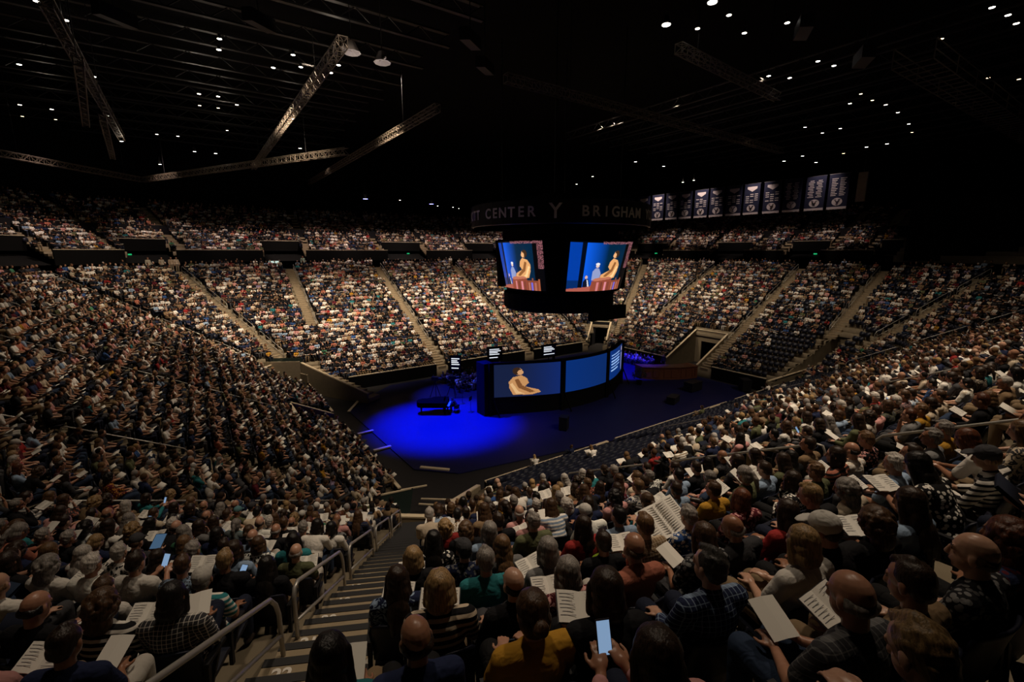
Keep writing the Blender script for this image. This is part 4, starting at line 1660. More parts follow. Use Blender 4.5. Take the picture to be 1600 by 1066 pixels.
def add_item(kind, q, rz, ps, wd_, sc):
    c, tilt = JOINT[ps]['book']
    base = Matrix.Translation(Vector(q[:3])) @ Matrix.Rotation(rz, 4, 'Z') @ Matrix.Scale(sc, 4)
    lift = 0.03 if kind in ('book', 'notebook') else 0.04
    M = base @ Matrix.Translation(Vector(c) + Vector((0, 0, lift))) @ rotm('X', tilt * (0.6 if kind != 'phone' else 1.1)) @ rotm('Z', rng.uniform(-14, 14))
    words, cat, grp = ITEMW[kind]
    if kind == 'sheet' or kind == 'newspaper':
        o = bpy.data.objects.new('sheet_of_paper' if kind == 'sheet' else 'newspaper', SHEET if kind == 'sheet' else NEWS)
        COL.objects.link(o)
        o.matrix_world = M
    else:
        o = empty({'book': 'open_book', 'notebook': 'open_notebook', 'phone': 'phone', 'tablet': 'tablet'}[kind])
        o.matrix_world = M
        if kind in ('book', 'notebook'):
            part('cover', BOOK[0], o)
            part('page', BOOK[1][0], o)
            part('page', BOOK[1][1], o)
        else:
            a, b = PHONE if kind == 'phone' else TABLET
            part('case', a, o)
            s = part('screen', b, o)
            s['label'] = 'lit screen'
    tag(o, '%s held in %s' % (words, wd_) if wd_ else words, cat, grp)
    return o


PATW = {0: '', 1: 'plaid ', 2: 'flecked ', 3: 'striped ', 4: 'mottled '}
for k in persons_near:
    q = SEAT[k]
    rz = face_in(q[3], q[4]) + rng.uniform(-0.10, 0.10)
    hi = HEROIX[k]
    if hi >= 0:
        h = HEROES[hi][0]
        hair, hcol, top, pat, sec, ps, item, lng = h[2], HC[h[3]], h[4], h[5], h[6], h[7], h[8], h[9]
        tcol = SC_[top]
        scol = SC_.get(sec, (0.5, 0.5, 0.5))
    else:
        hair = rng.choice(['short', 'grey', 'fringe', 'bob', 'long', 'curly', 'pony', 'bun', 'cap'], p=[0.26, 0.10, 0.09, 0.18, 0.19, 0.08, 0.04, 0.02, 0.04])
        hcol = HAIRC[rng.choice(len(HAIRC), p=HAIRW)][1]
        if hair == 'grey':
            hcol = HC[rng.choice(['grey', 'white', 'light brown'])]
        si = rng.choice(len(SHIRTS), p=SHW)
        top, tcol = SHIRTS[si][0], SHIRTS[si][1]
        pat = int(rng.choice([0, 1, 2, 3, 4], p=[0.66, 0.09, 0.11, 0.08, 0.06]))
        scol = SHIRTS[rng.choice(len(SHIRTS), p=SHW)][1]
        ps = str(rng.choice(POSES, p=[0.34, 0.18, 0.10, 0.10, 0.12, 0.08, 0.08]))
        item = None
        if ps in ('book', 'crossed', 'lean') and rng.random() < 0.55:
            item = str(rng.choice(['book', 'sheet', 'notebook'], p=[0.5, 0.25, 0.25]))
        elif ps == 'phone':
            item = str(rng.choice(['phone', 'book', 'sheet'], p=[0.35, 0.4, 0.25]))
        lng = rng.random() < 0.35
    tcol = tuple(np.clip(np.array(tcol) * rng.uniform(0.75, 1.1), 0, 0.8))
    hcol = tuple(np.array(hcol) * rng.uniform(0.8, 1.2))
    skin = SKINS[rng.integers(len(SKINS))]
    pi_ = PANTS[rng.choice(len(PANTS), p=[0.27, 0.25, 0.15, 0.12, 0.17, 0.04])]
    sc = float(rng.uniform(0.95, 1.05))
    o = empty('person', q[:3], rz, sc)
    desc = 'person in %s%s' % (PATW[pat], top)
    if item:
        desc += ' with ' + {'book': 'book', 'notebook': 'notebook', 'sheet': 'paper', 'phone': 'phone', 'tablet': 'tablet', 'newspaper': 'newspaper'}[item]
    if len((desc + ' ' + words_for(k)).split()) > 16:
        desc = desc.replace(PATW[pat], '') if pat else desc.replace('person in ', 'person, ')
    tag(o, desc + ', ' + words_for(k), 'person', 'audience in the near rows')
    part('body', BODY[ps], o, None, skin)
    s = part('shirt', (LONG if lng else SHIRT)[ps], o, None, tcol)
    s['pattern'] = float(pat)
    s['second_colour'] = [float(c) for c in scol]
    t = part('trousers', TROU[ps], o, None, np.array(pi_[1]))
    t['pattern'] = 0.0
    part('hair', HAIR[hair], o, HEADM[ps], hcol)
    if hair == 'cap':
        c = part('cap', CAPM, o, HEADM[ps], [(0.10, 0.22, 0.24), (0.05, 0.05, 0.055), (0.5, 0.48, 0.44)][rng.integers(3)])
        c['pattern'] = 0.0
    if item:
        add_item(item, q, rz, ps, words_for(k), sc)


# ------------------------------------------------------------------ the rest of the audience, one crowd
def low_person(ps, n, far):
    """(verts, faces(tri), region): 0 skin 1 hair 2 top 3 trousers 4 paper"""
    J = pose(ps)
    H = head_matrix(J)
    parts = []

    def grab(fn, reg):
        S = Shell()
        fn(S)
        v, f = S.raw()
        parts.append((v, f, reg))
    hr = np.array(H.to_3x3())
    m1 = 1 if far else 2
    nh = 6 if far else 9
    grab(lambda S: S.ell(tf(H, (0, 0.0, -0.01)), (0.076, 0.095, 0.115), hr, nh, 4 if far else 6), 0)
    grab(lambda S: S.ell(tf(H, (0, -0.030, 0.030)), (0.086, 0.092, 0.098), hr, nh, 4 if far else 6), 1)
    if ps in ('lean', 'side', 'crossed', 'upright'):
        grab(lambda S: S.ell(tf(H, (0, -0.06, -0.10)), (0.09, 0.06, 0.12), hr, nh, 4), 1)

    def tor(S):
        S.ell(J['che'], (0.165, 0.12, 0.19), None, n + 2, 4 if far else 6)
        S.ell(J['bel'] - V3(0, 0, 0.04), (0.15, 0.13, 0.19), None, n + 2, 4 if far else 6)
        for sd in 'LR':
            S.cap(J['sh' + sd], J['sh' + sd] * 0.35 + J['el' + sd] * 0.65, 0.066, 0.058, n, m1)
    grab(tor, 2)

    def arms(S):
        for sd in 'LR':
            S.cap(J['el' + sd] * 0.8 + J['sh' + sd] * 0.2, J['wr' + sd] + J['h' + sd] / np.linalg.norm(J['h' + sd]) * 0.09, 0.044, 0.034, n, m1)
    grab(arms, 0)

    def legs(S):
        for sd in 'LR':
            S.cap(J['hp' + sd], J['kn' + sd], 0.10, 0.072, n, m1)
            S.cap(J['kn' + sd], J['an' + sd], 0.07, 0.05, n, m1)
    grab(legs, 3)
    c, tl = J['book']
    Rb = np.array(rotm('X', tl * 0.7).to_3x3())
    q = np.array([(-0.15, -0.1, 0.03), (0.15, -0.1, 0.03), (0.15, 0.1, 0.03), (-0.15, 0.1, 0.03), (-0.15, -0.1, 0.0), (0.15, -0.1, 0.0), (0.15, 0.1, 0.0), (-0.15, 0.1, 0.0)]) @ Rb.T + c + V3(0, 0, 0.02)
    parts.append((q, np.array([(0, 1, 2), (0, 2, 3), (4, 6, 5), (4, 7, 6), (0, 4, 1), (1, 4, 5), (2, 6, 3), (3, 6, 7)]), 4))
    V, F, R, o = [], [], [], 0
    for v, f, rg in parts:
        V.append(v)
        F.append(f + o)
        R.append(np.full(len(v), rg))
        o += len(v)
    return np.concatenate(V), np.concatenate(F), np.concatenate(R)


def crowd_mesh(name, P, rz, depth, tint=None):
    """P (N,3) floor points, rz facing"""
    N = len(P)
    lods = [[low_person(p, 8, False) for p in POSES], [low_person(p, 5, True) for p in POSES]]
    pz = rng.choice(len(POSES), N, p=[0.40, 0.16, 0.10, 0.08, 0.12, 0.07, 0.07])
    lod = (depth > 30).astype(int)
    sc = rng.uniform(0.93, 1.06, N)
    skin = SKINS[rng.integers(0, len(SKINS), N)] * rng.uniform(0.65, 1.05, (N, 1))
    hair = np.array([h[1] for h in HAIRC])[rng.choice(len(HAIRC), N, p=HAIRW)] * rng.uniform(0.8, 1.2, (N, 1))
    bald = rng.random(N) < 0.08
    hair[bald] = skin[bald]
    top = SHC[rng.choice(len(SHC), N, p=SHW)] * rng.uniform(0.7, 1.1, (N, 1))
    pan = np.array([p[1] for p in PANTS])[rng.choice(len(PANTS), N, p=[0.25, 0.22, 0.18, 0.13, 0.17, 0.05])]
    pap = np.where((rng.random(N) < 0.30)[:, None], np.array([[0.75, 0.72, 0.64]]), pan * 0.8)
    Vs, Fs, Cs, o = [], [], [], 0
    for l in (0, 1):
        for pi_ in range(len(POSES)):
            ix = np.nonzero((lod == l) & (pz == pi_))[0]
            if not len(ix):
                continue
            v, f, rg = lods[l][pi_]
            c, s = np.cos(rz[ix])[:, None], np.sin(rz[ix])[:, None]
            vx = v[None, :, 0] * sc[ix, None]
            vy = v[None, :, 1] * sc[ix, None]
            X = c * vx - s * vy + P[ix, 0:1]
            Y = s * vx + c * vy + P[ix, 1:2]
            Z = v[None, :, 2] * sc[ix, None] + P[ix, 2:3]
            Vs.append(np.stack([X, Y, Z], -1).reshape(-1, 3))
            k = len(ix)
            Fs.append((f[None] + (np.arange(k) * len(v))[:, None, None]).reshape(-1, 3) + o)
            o += k * len(v)
            pal = np.stack([skin[ix], hair[ix], top[ix], pan[ix], pap[ix]], 1)
            Cs.append(pal[:, rg].reshape(-1, 3))
    return np_mesh(name, np.concatenate(Vs), np.concatenate(Fs), M_CROWD, np.concatenate(Cs), smooth=True)


CP_, CR_, CD_ = [], [], []
rest = np.array([k for k in range(len(SEAT)) if TAKEN[k] and k not in person_set])
CP_.append(SEAT[rest, :3])
CR_.append(np.arctan2(-SEAT[rest, 4], -SEAT[rest, 3]) - PI / 2)
CD_.append(DEPA[rest])
# upper deck
U_, UE = [], []
for j in range(UDN):
    r = UD0 + UDP_R * (j + 1) - 0.26
    for q in row_seats(r, zup(j), UDP, 0.51, j, rng.uniform(0, 0.5)):
        if upper_free(q[0], q[1], r, j):
            U_.append(q)
U_ = np.array(U_)
ux, uy, ud = project(U_[:, :3] + [0, 0, 0.8])
keepu = (ud > 3) & (ux > -40) & (ux < 1402)
U_, ux, uy, ud = U_[keepu], ux[keepu], uy[keepu], ud[keepu]
tk = rng.random(len(U_)) < np.where(U_[:, 6] < 9, 0.95, 0.75)
CP_.append(U_[tk, :3])
CR_.append(np.arctan2(-U_[tk, 4], -U_[tk, 3]) - PI / 2)
CD_.append(ud[tk])
# the row of places along the concourse under the upper deck
K_ = np.array(row_seats(21.4, ZCON + 0.1, ('NR', 'right', 'FR', 'far', 'FL'), 0.62, 0, 0.2))
kx, ky, kd = project(K_[:, :3] + [0, 0, 0.8])
gate = np.array([not upper_free(q[0], q[1], UD0, 0) for q in K_])
tk2 = (kd > 3) & (kx > -40) & (kx < 1640) & ~gate & (rng.random(len(K_)) < 0.45)
CP_.append(K_[tk2, :3])
CR_.append(np.arctan2(-K_[tk2, 4], -K_[tk2, 3]) - PI / 2)
CD_.append(kd[tk2])
# people on the arena floor, at the far side behind the screens and along the right-hand wall
Fl = [(19.2 + 0.56 * a + 0.2 * (b % 2), 36.6 + 0.85 * b, 0.06, PI + 0.25) for a in range(13) for b in range(5)]
Fl += [(41.9 - 0.8 * b, 32.6 + 0.56 * a, 0.06, PI / 2) for a in range(10) for b in range(2)]
Fl = np.array([f for f in Fl if rng.random() < 0.9])
CP_.append(Fl[:, :3])
CR_.append(Fl[:, 3])
CD_.append(project(Fl[:, :3])[2])
CPA, CRA, CDA = np.concatenate(CP_), np.concatenate(CR_), np.concatenate(CD_)
CRA = CRA + rng.uniform(-0.32, 0.32, len(CRA))
CPA = CPA + np.stack([rng.uniform(-0.06, 0.06, len(CPA)), rng.uniform(-0.06, 0.06, len(CPA)), rng.uniform(-0.03, 0.03, len(CPA))], 1)
print('crowd', len(CPA))
o = bpy.data.objects.new('audience_crowd', crowd_mesh('audience_crowd', CPA, CRA, CDA))
COL.objects.link(o)
tag(o, 'seated audience filling the farther rows of the lower bowl and the upper deck', 'crowd', None, 'stuff')

# the rest of the seats
SV = np.array([(x_, y_, z_) for z_, yb, yf in ((0.40, -0.16, -0.13), (0.845, -0.225, -0.195)) for x_ in (-0.225, 0.225) for y_ in (yb, yf)] +
              [(x_, y_, z_) for z_ in (0.37, 0.41) for x_ in (-0.21, 0.21) for y_ in (-0.13, 0.26)])
SF = np.array([(0, 1, 3, 2), (4, 6, 7, 5), (0, 4, 5, 1), (2, 3, 7, 6), (0, 2, 6, 4), (1, 5, 7, 3)])
SF = np.concatenate([SF, SF + 8])
SVU = SV.copy()
SVU[8:, :] = np.array([(x_, y_, z_) for y_ in (-0.12, -0.07) for x_ in (-0.21, 0.21) for z_ in (0.40, 0.76)])
rs = np.array([k for k in range(len(SEAT)) if k not in chair_set])
QP = np.concatenate([SEAT[rs, :3], U_[:, :3], CPA[len(CPA) - len(Fl):]])
QR = np.concatenate([np.arctan2(-SEAT[rs, 4], -SEAT[rs, 3]) - PI / 2, np.arctan2(-U_[:, 4], -U_[:, 3]) - PI / 2, CRA[len(CRA) - len(Fl):]])
QT = np.concatenate([TAKEN[rs], tk, np.ones(len(Fl), bool)])
Vs, Fs, o_ = [], [], 0
for flag, base in ((True, SV), (False, SVU)):
    ix = np.nonzero(QT == flag)[0]
    c, s = np.cos(QR[ix])[:, None], np.sin(QR[ix])[:, None]
    X = c * base[None, :, 0] - s * base[None, :, 1] + QP[ix, 0:1]
    Y = s * base[None, :, 0] + c * base[None, :, 1] + QP[ix, 1:2]
    Z = base[None, :, 2] + QP[ix, 2:3]
    Vs.append(np.stack([X, Y, Z], -1).reshape(-1, 3))
    Fs.append((SF[None] + (np.arange(len(ix)) * len(base))[:, None, None]).reshape(-1, 4) + o_)
    o_ += len(ix) * len(base)
o = bpy.data.objects.new('stadium_seating', np_mesh('stadium_seating', np.concatenate(Vs), np.concatenate(Fs), M_NAVY))
COL.objects.link(o)
tag(o, 'navy stadium seats of the farther rows, most of them taken', 'seating', None, 'stuff')

#==SECTION things==
# ------------------------------------------------------------------ handrails on the stairs
def handrail(A, t0, t1, idx, off):
    def P(t, h, along=0.0):
        q = A.base + A.d * (t + along) + A.s * off
        return Vector((q[0], q[1], 0.12 + 0.51 + 0.513 * A.rad(t) + h))
    o = empty('handrail', P(t0, 0))
    o0 = Vector(o.location)
    m = MB()
    up = [P(t0, -0.15), P(t0, 0.70), P(t0 + 0.05, 0.83), P(t0 + 0.16, 0.92)]
    dn = [P(t1 - 0.16, 0.92), P(t1 - 0.05, 0.86), P(t1, 0.72), P(t1, -0.15)]
    m.tube([p - o0 for p in up + dn], 0.024, 8)
    m.build('top_rail', M_STEEL, o, smooth=True)
    m = MB().tube([P(t0, 0.45) - o0, P(t1, 0.45) - o0], 0.02, 8)
    m.build('mid_rail', M_STEEL, o, smooth=True)
    for t in (t0, t1):
        p = P(t, -0.13) - o0
        MB().lathe([(0.055, 0), (0.055, 0.012), (0.03, 0.02)], p, 12).build('base_plate', M_STEEL, o)
    nm = STAIRWORD.get(A.name, 'the %s stairs' % A.name)
    tag(o, 'steel handrail on %s, %s up from the arena floor' % (nm, nth(idx)), 'handrail', 'handrails on the bowl stairs')


for A in AISLES:
    if not A.rails:
        continue
    lo, hi = A.at_r(max(A.r0, 0.6) + 0.2), A.at_r(19.4)
    if A.name == 'numbered':
        per, L = 2.52, 2.1
        hi = A.at_r(20.2)
    else:
        per, L = 3.95, 3.3
    n = max(1, int((hi - lo + per - L) / per))
    start = hi - n * per + (per - L)
    sh_ = 0.15 if A.name == 'numbered' else 0.0
    for k in range(n):
        t = start + k * per + sh_
        pm = A.base + A.d * (t + L / 2)
        qx, qy, qd = project(np.array([[pm[0], pm[1], 0.5 + 0.513 * A.rad(t)]]))
        if qd[0] < 0.3 or qx[0] < -500 or qx[0] > 2100:
            continue
        last = A.name == 'numbered' and k == n - 1
        handrail(A, t + (0.12 if last else 0), t + L, k + 1, A.side * A.hw * (0.86 if A.name == 'numbered' else 0.9) + (0.32 if last else 0.0))
        if A.name in ('far left corner', 'numbered') and k < 0:
            pass

# row numbers painted on the numbered stairs
def text_mesh(s, size, mt, ext=0.002, off=0.0):
    c = bpy.data.curves.new('t', 'FONT')
    c.body = s
    c.size = size
    c.extrude = ext
    c.offset = off
    c.align_x = 'CENTER'
    c.align_y = 'CENTER'
    o = bpy.data.objects.new('t', c)
    COL.objects.link(o)
    me = bpy.data.meshes.new_from_object(o.evaluated_get(bpy.context.evaluated_depsgraph_get()))
    bpy.data.objects.remove(o)
    bpy.data.curves.remove(c)
    me.materials.clear()
    me.materials.append(mt)
    return me


A = AISLES[0]
rz = math.atan2(A.d[1], A.d[0]) + PI / 2
for i in range(8, 24):
    t = A.at_r(PITCH_R * (i - 1) + 0.20)
    for word, of in ((str(i), 0.33), ) + ((('SEC', 0.40),) if i == 23 else ()) + ((('6', -0.45),) if i == 22 else ()):
        if i == 23 and word != 'SEC':
            continue
        q = A.base + A.d * t + A.s * of
        o = bpy.data.objects.new('floor_row_number', text_mesh(word, 0.19 if word != 'SEC' else 0.15, M_WHITE, 0.002, 0.006))
        COL.objects.link(o)
        o.location = (q[0], q[1], zrow(i) + 0.019)
        o.rotation_euler = (0, 0, rz)
        structure(o, 'white %s painted on the step of the numbered stairs' % word)
# white oval rings on the end panels of the seats beside the numbered stairs
ringm = MB()
N = 20
for k in range(N):
    a0, a1 = 2 * PI * k / N, 2 * PI * (k + 1) / N
    ringm.bar((0, 0.075 * math.cos(a0), 0.12 * math.sin(a0)), (0, 0.075 * math.cos(a1), 0.12 * math.sin(a1)), 0.012, 0.02)
RINGM = ringm.mesh('oval_ring', M_WHITE)
ep = MB()
ep.prism([(0, 0.17, 0.30), (0, 0.20, 0.48), (0, 0.15, 0.63), (0, -0.14, 0.63), (0, -0.20, 0.45), (0, -0.14, 0.22)], (-0.012, 0, 0), (0.012, 0, 0))
EPM = ep.mesh('end_panel', M_NAVY)
for ob in list(COL.objects):
    if ob.name.startswith('stadium_seat') and ob.type == 'EMPTY' and ', first seat ' in ob['label'] and ob['label'].endswith('the numbered stairs'):
        left = 'seat left' in ob['label']
        sx = 0.29 if left else -0.29
        # the inward-facing sitter has the stair on one side
        Mloc = Matrix.Translation((-sx, 0, 0))
        e = part('end_panel', EPM, ob, Mloc)
        part('oval_ring', RINGM, e, Matrix.Translation((0.014 * (1 if -sx > 0 else -1), 0.0, 0.43)))


# ------------------------------------------------------------------ pictures on displays
def lin(c):
    c = np.array(c, float) / 255.0
    return np.where(c <= 0.04045, c / 12.92, ((c + 0.055) / 1.055) ** 2.4)


class Picture:
    def __init__(self, w, h):
        self.w, self.h = w, h
        self.X, self.Y = np.meshgrid((np.arange(w) + 0.5) / w, (np.arange(h) + 0.5) / h)
        self.C = np.zeros((h, w, 3))

    def put(self, mask, col, soft=None):
        self.C[mask] = lin(col)

    def rect(self, x0, y0, x1, y1, col):
        self.put((self.X >= x0) & (self.X < x1) & (self.Y >= y0) & (self.Y < y1), col)

    def ell(self, cx, cy, rx, ry, col, ang=0.0):
        c, s = math.cos(ang), math.sin(ang)
        dx, dy = (self.X - cx), (self.Y - cy)
        self.put(((dx * c + dy * s) / rx) ** 2 + ((-dx * s + dy * c) / ry) ** 2 < 1, col)

    def poly(self, pts, col):
        ins = np.zeros(self.X.shape, bool)
        n = len(pts)
        for i in range(n):
            (x1, y1), (x2, y2) = pts[i], pts[(i + 1) % n]
            if y1 == y2:
                continue
            c = ((self.Y >= min(y1, y2)) & (self.Y < max(y1, y2))) & (self.X < (x2 - x1) * (self.Y - y1) / (y2 - y1) + x1)
            ins ^= c
        self.put(ins, col)


def draped(p, x0, y0, w, h, dim=1.0):
    """a plain seated figure in draped amber cloth, drawn as simple shapes"""
    k = lambda c: tuple(np.array(c) * dim)
    X = lambda a: x0 + a * w
    Y = lambda b: y0 + b * h
    p.poly([(X(.30), Y(.36)), (X(.52), Y(.30)), (X(.66), Y(.42)), (X(.70), Y(.58)), (X(.60), Y(.70)), (X(.95), Y(.84)), (X(1.0), Y(.93)), (X(.78), Y(1.0)), (X(.30), Y(.98)), (X(.20), Y(.74)), (X(.18), Y(.52))], k((206, 150, 96)))
    p.poly([(X(.34), Y(.45)), (X(.44), Y(.42)), (X(.54), Y(.66)), (X(.86), Y(.90)), (X(.74), Y(.93)), (X(.44), Y(.74))], k((132, 84, 46)))
    p.poly([(X(.22), Y(.60)), (X(.28), Y(.56)), (X(.44), Y(.86)), (X(.60), Y(.96)), (X(.38), Y(.95))], k((236, 190, 134)))
    p.ell(X(.44), Y(.17), 0.105 * w, 0.12 * h, k((205, 150, 100)))
    p.ell(X(.40), Y(.15), 0.115 * w, 0.125 * h, k((58, 38, 24)))
    p.ell(X(.49), Y(.20), 0.075 * w, 0.085 * h, k((214, 160, 112)))


def broadcast():
    p = Picture(150, 118)
    t = np.clip((p.X - 0.2) / 0.34, 0, 1)[..., None]
    p.C[:] = lin((14, 96, 235)) * (1 - t) + lin((2, 38, 66)) * t
    p.rect(0, 0, 0.155, 1, (2, 62, 168))
    p.rect(0, 0.78, 0.20, 1, (6, 44, 104))
    p.rect(0.145, 0.0, 0.205, 1, (3, 10, 26))
    p.rect(0.845, 0.0, 1.0, 1, (4, 5, 8))
    p.rect(0, 0, 1, 0.022, (4, 5, 8))
    r2 = np.random.default_rng(5)
    m = (((p.X > 0.915) & (p.Y < 0.55)) | ((p.Y < 0.055) & (p.X > 0.42))) & (r2.random(p.X.shape) < 0.5)
    p.C[m] = lin((205, 130, 140)) * r2.uniform(0.15, 0.9, (m.sum(), 1))
    draped(p, 0.86, 0.16, -0.40, 0.60, 1.15)
    # speaker in a pale suit, and a seated man in a dark one
    p.poly([(.335, .60), (.375, .53), (.43, .54), (.47, .64), (.45, .78), (.33, .78)], (148, 160, 205))
    p.ell(.40, .475, .030, .048, (232, 205, 195))
    p.ell(.40, .45, .031, .026, (240, 238, 240))
    p.poly([(.215, .80), (.25, .74), (.29, .76), (.325, .92), (.21, .93)], (14, 20, 40))
    p.poly([(.262, .76), (.282, .77), (.312, .92), (.288, .92)], (225, 225, 238))
    p.ell(.255, .715, .020, .034, (225, 180, 165))
    # pulpit and rail of red wood
    p.poly([(.0, .95), (.34, .90), (.34, 1.0), (.0, 1.0)], (176, 92, 78))
    p.poly([(.34, .80), (.62, .735), (.70, .78), (.70, 1.0), (.33, 1.0)], (150, 74, 54))
    p.poly([(.34, .78), (.40, .735), (.66, .72), (.70, .76), (.40, .80)], (196, 118, 92))
    for a, c in ((.43, (214, 128, 130)), (.50, (120, 60, 45)), (.57, (226, 140, 150)), (.63, (130, 66, 52))):
        p.rect(a, .82, a + .035, 1, c)
    p.rect(.70, .80, .90, 1, (140, 72, 50))
    for a, c in ((.72, (190, 120, 100)), (.77, (120, 110, 220)), (.83, (180, 110, 92))):
        p.rect(a, .84, a + .028, 1, c)
    p.rect(.895, .76, .918, 1, (170, 92, 62))
    p.ell(.80, .77, .014, .025, (150, 80, 55))
    return p.C


def wall_picture():
    p = Picture(120, 72)
    t = np.clip((p.X - 0.4) / 0.6, 0, 1)[..., None]
    p.C[:] = lin((22, 32, 62)) * (1 - t) + lin((16, 40, 104)) * t
    draped(p, 0.17, 0.08, 0.54, 0.88, 0.95)
    return p.C


def wall_plain(text=False):
    p = Picture(90, 60)
    t = p.X[..., None]
    p.C[:] = lin((6, 46, 116)) * (1 - t) + lin((10, 42, 100)) * t
    if text:
        for k in range(6):
            p.rect(0.10, 0.16 + 0.105 * k, 0.62 - 0.12 * (k == 5), 0.20 + 0.105 * k, (150, 190, 240))
        p.ell(.84, .16, .05, .10, (190, 170, 180))
        p.poly([(.78, .30), (.90, .30), (.88, .95), (.82, .95)], (150, 150, 190))
        p.rect(.66, 0, .72, 1, (8, 34, 84))
    return p.C


def screen_mesh(name, C, corner, emit_mat):
    """corner(s, t) -> point; s left to right, t top to bottom"""
    h, w = C.shape[:2]
    V, F, col = [], [], []
    for j in range(h):
        for i in range(w):
            o = len(V)
            for a, b in ((0, 0), (0, 1), (1, 1), (1, 0)):
                V.append(tuple(corner((i + a) / w, (j + b) / h)))
                col.append(C[j, i])
            F.append((o, o + 1, o + 2, o + 3))
    return np_mesh(name, V, F, emit_mat, np.array(col))


# ------------------------------------------------------------------ hanging video board
BX, BY = 26.0, 30.6
board = empty('video_board', (BX, BY, 8.0))
tag(board, 'big black video board with two lit screens hanging over the arena floor', 'scoreboard')
ob = Vector(board.location)


def bpart(m, name, mt, par=None, smooth=False):
    o = m.build(name, mt, par or board, smooth=smooth)
    if par is None:
        o.matrix_local = Matrix.Translation(-ob)
    return o


m = MB().lathe([(7.3, 14.9), (7.45, 14.95), (7.45, 16.55), (7.3, 16.6), (6.9, 16.6), (6.9, 14.9), (7.3, 14.9)], (BX, BY, 0), 48)
lring = bpart(m, 'lettered_ring', M_BMETAL)
m = MB().lathe([(4.5, 8.2), (4.75, 8.4), (4.75, 9.6), (4.4, 9.75), (3.6, 9.75), (3.6, 8.2), (4.5, 8.2)], (BX, BY, 0), 32)
bpart(m, 'lower_ring', M_BLACK)
m = MB().box((BX + 1.6, BY - 4.4, 8.05), (3.9, 0.5, 1.1)).box((BX + 1.6, BY - 4.68, 8.05), (3.6, 0.05, 0.9))
bpart(m, 'lower_display', M_BLACK)
m = MB()
for sx, sy in ((-1, -1), (1, -1), (1, 1), (-1, 1)):
    m.bar((BX + 2.2 * sx, BY + 2.2 * sy, 9.0), (BX + 2.2 * sx, BY + 2.2 * sy, 16.5), 0.5, 0.5)
m.box((BX, BY, 14.4), (7.0, 7.0, 1.2)).box((BX, BY, 16.9), (8, 8, 0.6))
bpart(m, 'core_frame', M_BLACK)
for sx, sy in ((-1, -1), (1, -1), (1, 1), (-1, 1)):
    m = MB().tube([(BX + 3.5 * sx, BY + 3.5 * sy, 16.8), (BX + 3.5 * sx, BY + 3.5 * sy, 29.9)], 0.05, 6)
    bpart(m, 'suspension_cable', M_BMETAL)


def face(s, t, side):
    bulge = 0.55 * (1 - (2 * s - 1) ** 2)
    if side == 'front':
        u0, u1 = 22.85 - 0.15 * t, 29.6 - 1.05 * t
        return (u0 + (u1 - u0) * s, 25.6 + 0.25 * t - bulge, 13.78 - 3.72 * t - 0.06 * (1 - (2 * s - 1) ** 2))
    if side == 'left':
        v0, v1 = 32.7 - 0.6 * t, 26.75
        return (21.1 + 0.45 * t - bulge, v0 + (v1 - v0) * s, 13.78 - 3.72 * t)
    if side == 'back':
        return (29.4 - 6.6 * s, 35.6 - 0.3 * t + bulge, 13.78 - 3.72 * t)
    return (30.9 - 0.3 * t + bulge, 27.2 + 6.3 * s, 13.78 - 3.72 * t)


PIC = broadcast()
for side in ('front', 'left', 'back', 'right'):
    out = {'front': (0, 1, 0), 'left': (1, 0, 0), 'back': (0, -1, 0), 'right': (-1, 0, 0)}[side]
    m = MB()
    cs = []
    K = 10
    for k in range(K):
        a, b = k / K, (k + 1) / K
        q = [Vector(face(a - (0.02 if k == 0 else 0), -0.05, side)), Vector(face(b + (0.02 if k == K - 1 else 0), -0.05, side)), Vector(face(b + (0.02 if k == K - 1 else 0), 1.05, side)), Vector(face(a - (0.02 if k == 0 else 0), 1.05, side))]
        m.prism(q, Vector(out) * 0.03, Vector(out) * 0.45)
    o = bpart(m, 'screen_case', M_BLACK)
    s = bpy.data.objects.new('screen', screen_mesh('screen', PIC, lambda a, b, side=side: face(a, b, side), M_SCREEN))
    COL.objects.link(s)
    s.parent = o
    s['label'] = 'lit screen showing a speaker at a wooden pulpit'
# letters around the ring
def ring_angle(px, py):
    d = ray(px, py)
    a = d[0] ** 2 + d[1] ** 2
    b = -2 * (d[0] * BX + d[1] * BY)
    c = BX ** 2 + BY ** 2 - 7.47 ** 2
    t = (-b - math.sqrt(max(b * b - 4 * a * c, 0))) / (2 * a)
    return math.atan2(d[1] * t - BY, d[0] * t - BX)


LM = {}


def letter(ch, ang, size):
    if ch == ' ':
        return
    if (ch, size) not in LM:
        LM[(ch, size)] = text_mesh(ch, size, M_LETTER, 0.01, 0.02)
    o = bpy.data.objects.new('letter', LM[(ch, size)])
    COL.objects.link(o)
    o.parent = lring
    o.matrix_local = Matrix.Translation((BX + 7.48 * math.cos(ang), BY + 7.48 * math.sin(ang), 15.72)) @ rotm('Z', math.degrees(ang) + 90) @ rotm('X', 90)


aR, aY, aL = ring_angle(915, 332), ring_angle(868, 331), ring_angle(830, 332)
st = 0.105
for k, ch in enumerate('BRIGHAM YOUNG UNIVERSITY'):
    letter(ch, aR + st * k, 1.0)
for k, ch in enumerate(reversed('MARRIOTT CENTER')):
    letter(ch, aL - st * k, 1.0)
letter('Y', aY, 1.45)

# ------------------------------------------------------------------ championship banners
edges = [(80, 165), (178, 265), (272, 365), (380, 478), (488, 592), (605, 718), (730, 845), (868, 995), (1010, 1140), (1165, 1310), (1325, 1475), (-120, -40), (-22, 66)]
edges = sorted(edges)
YM = None


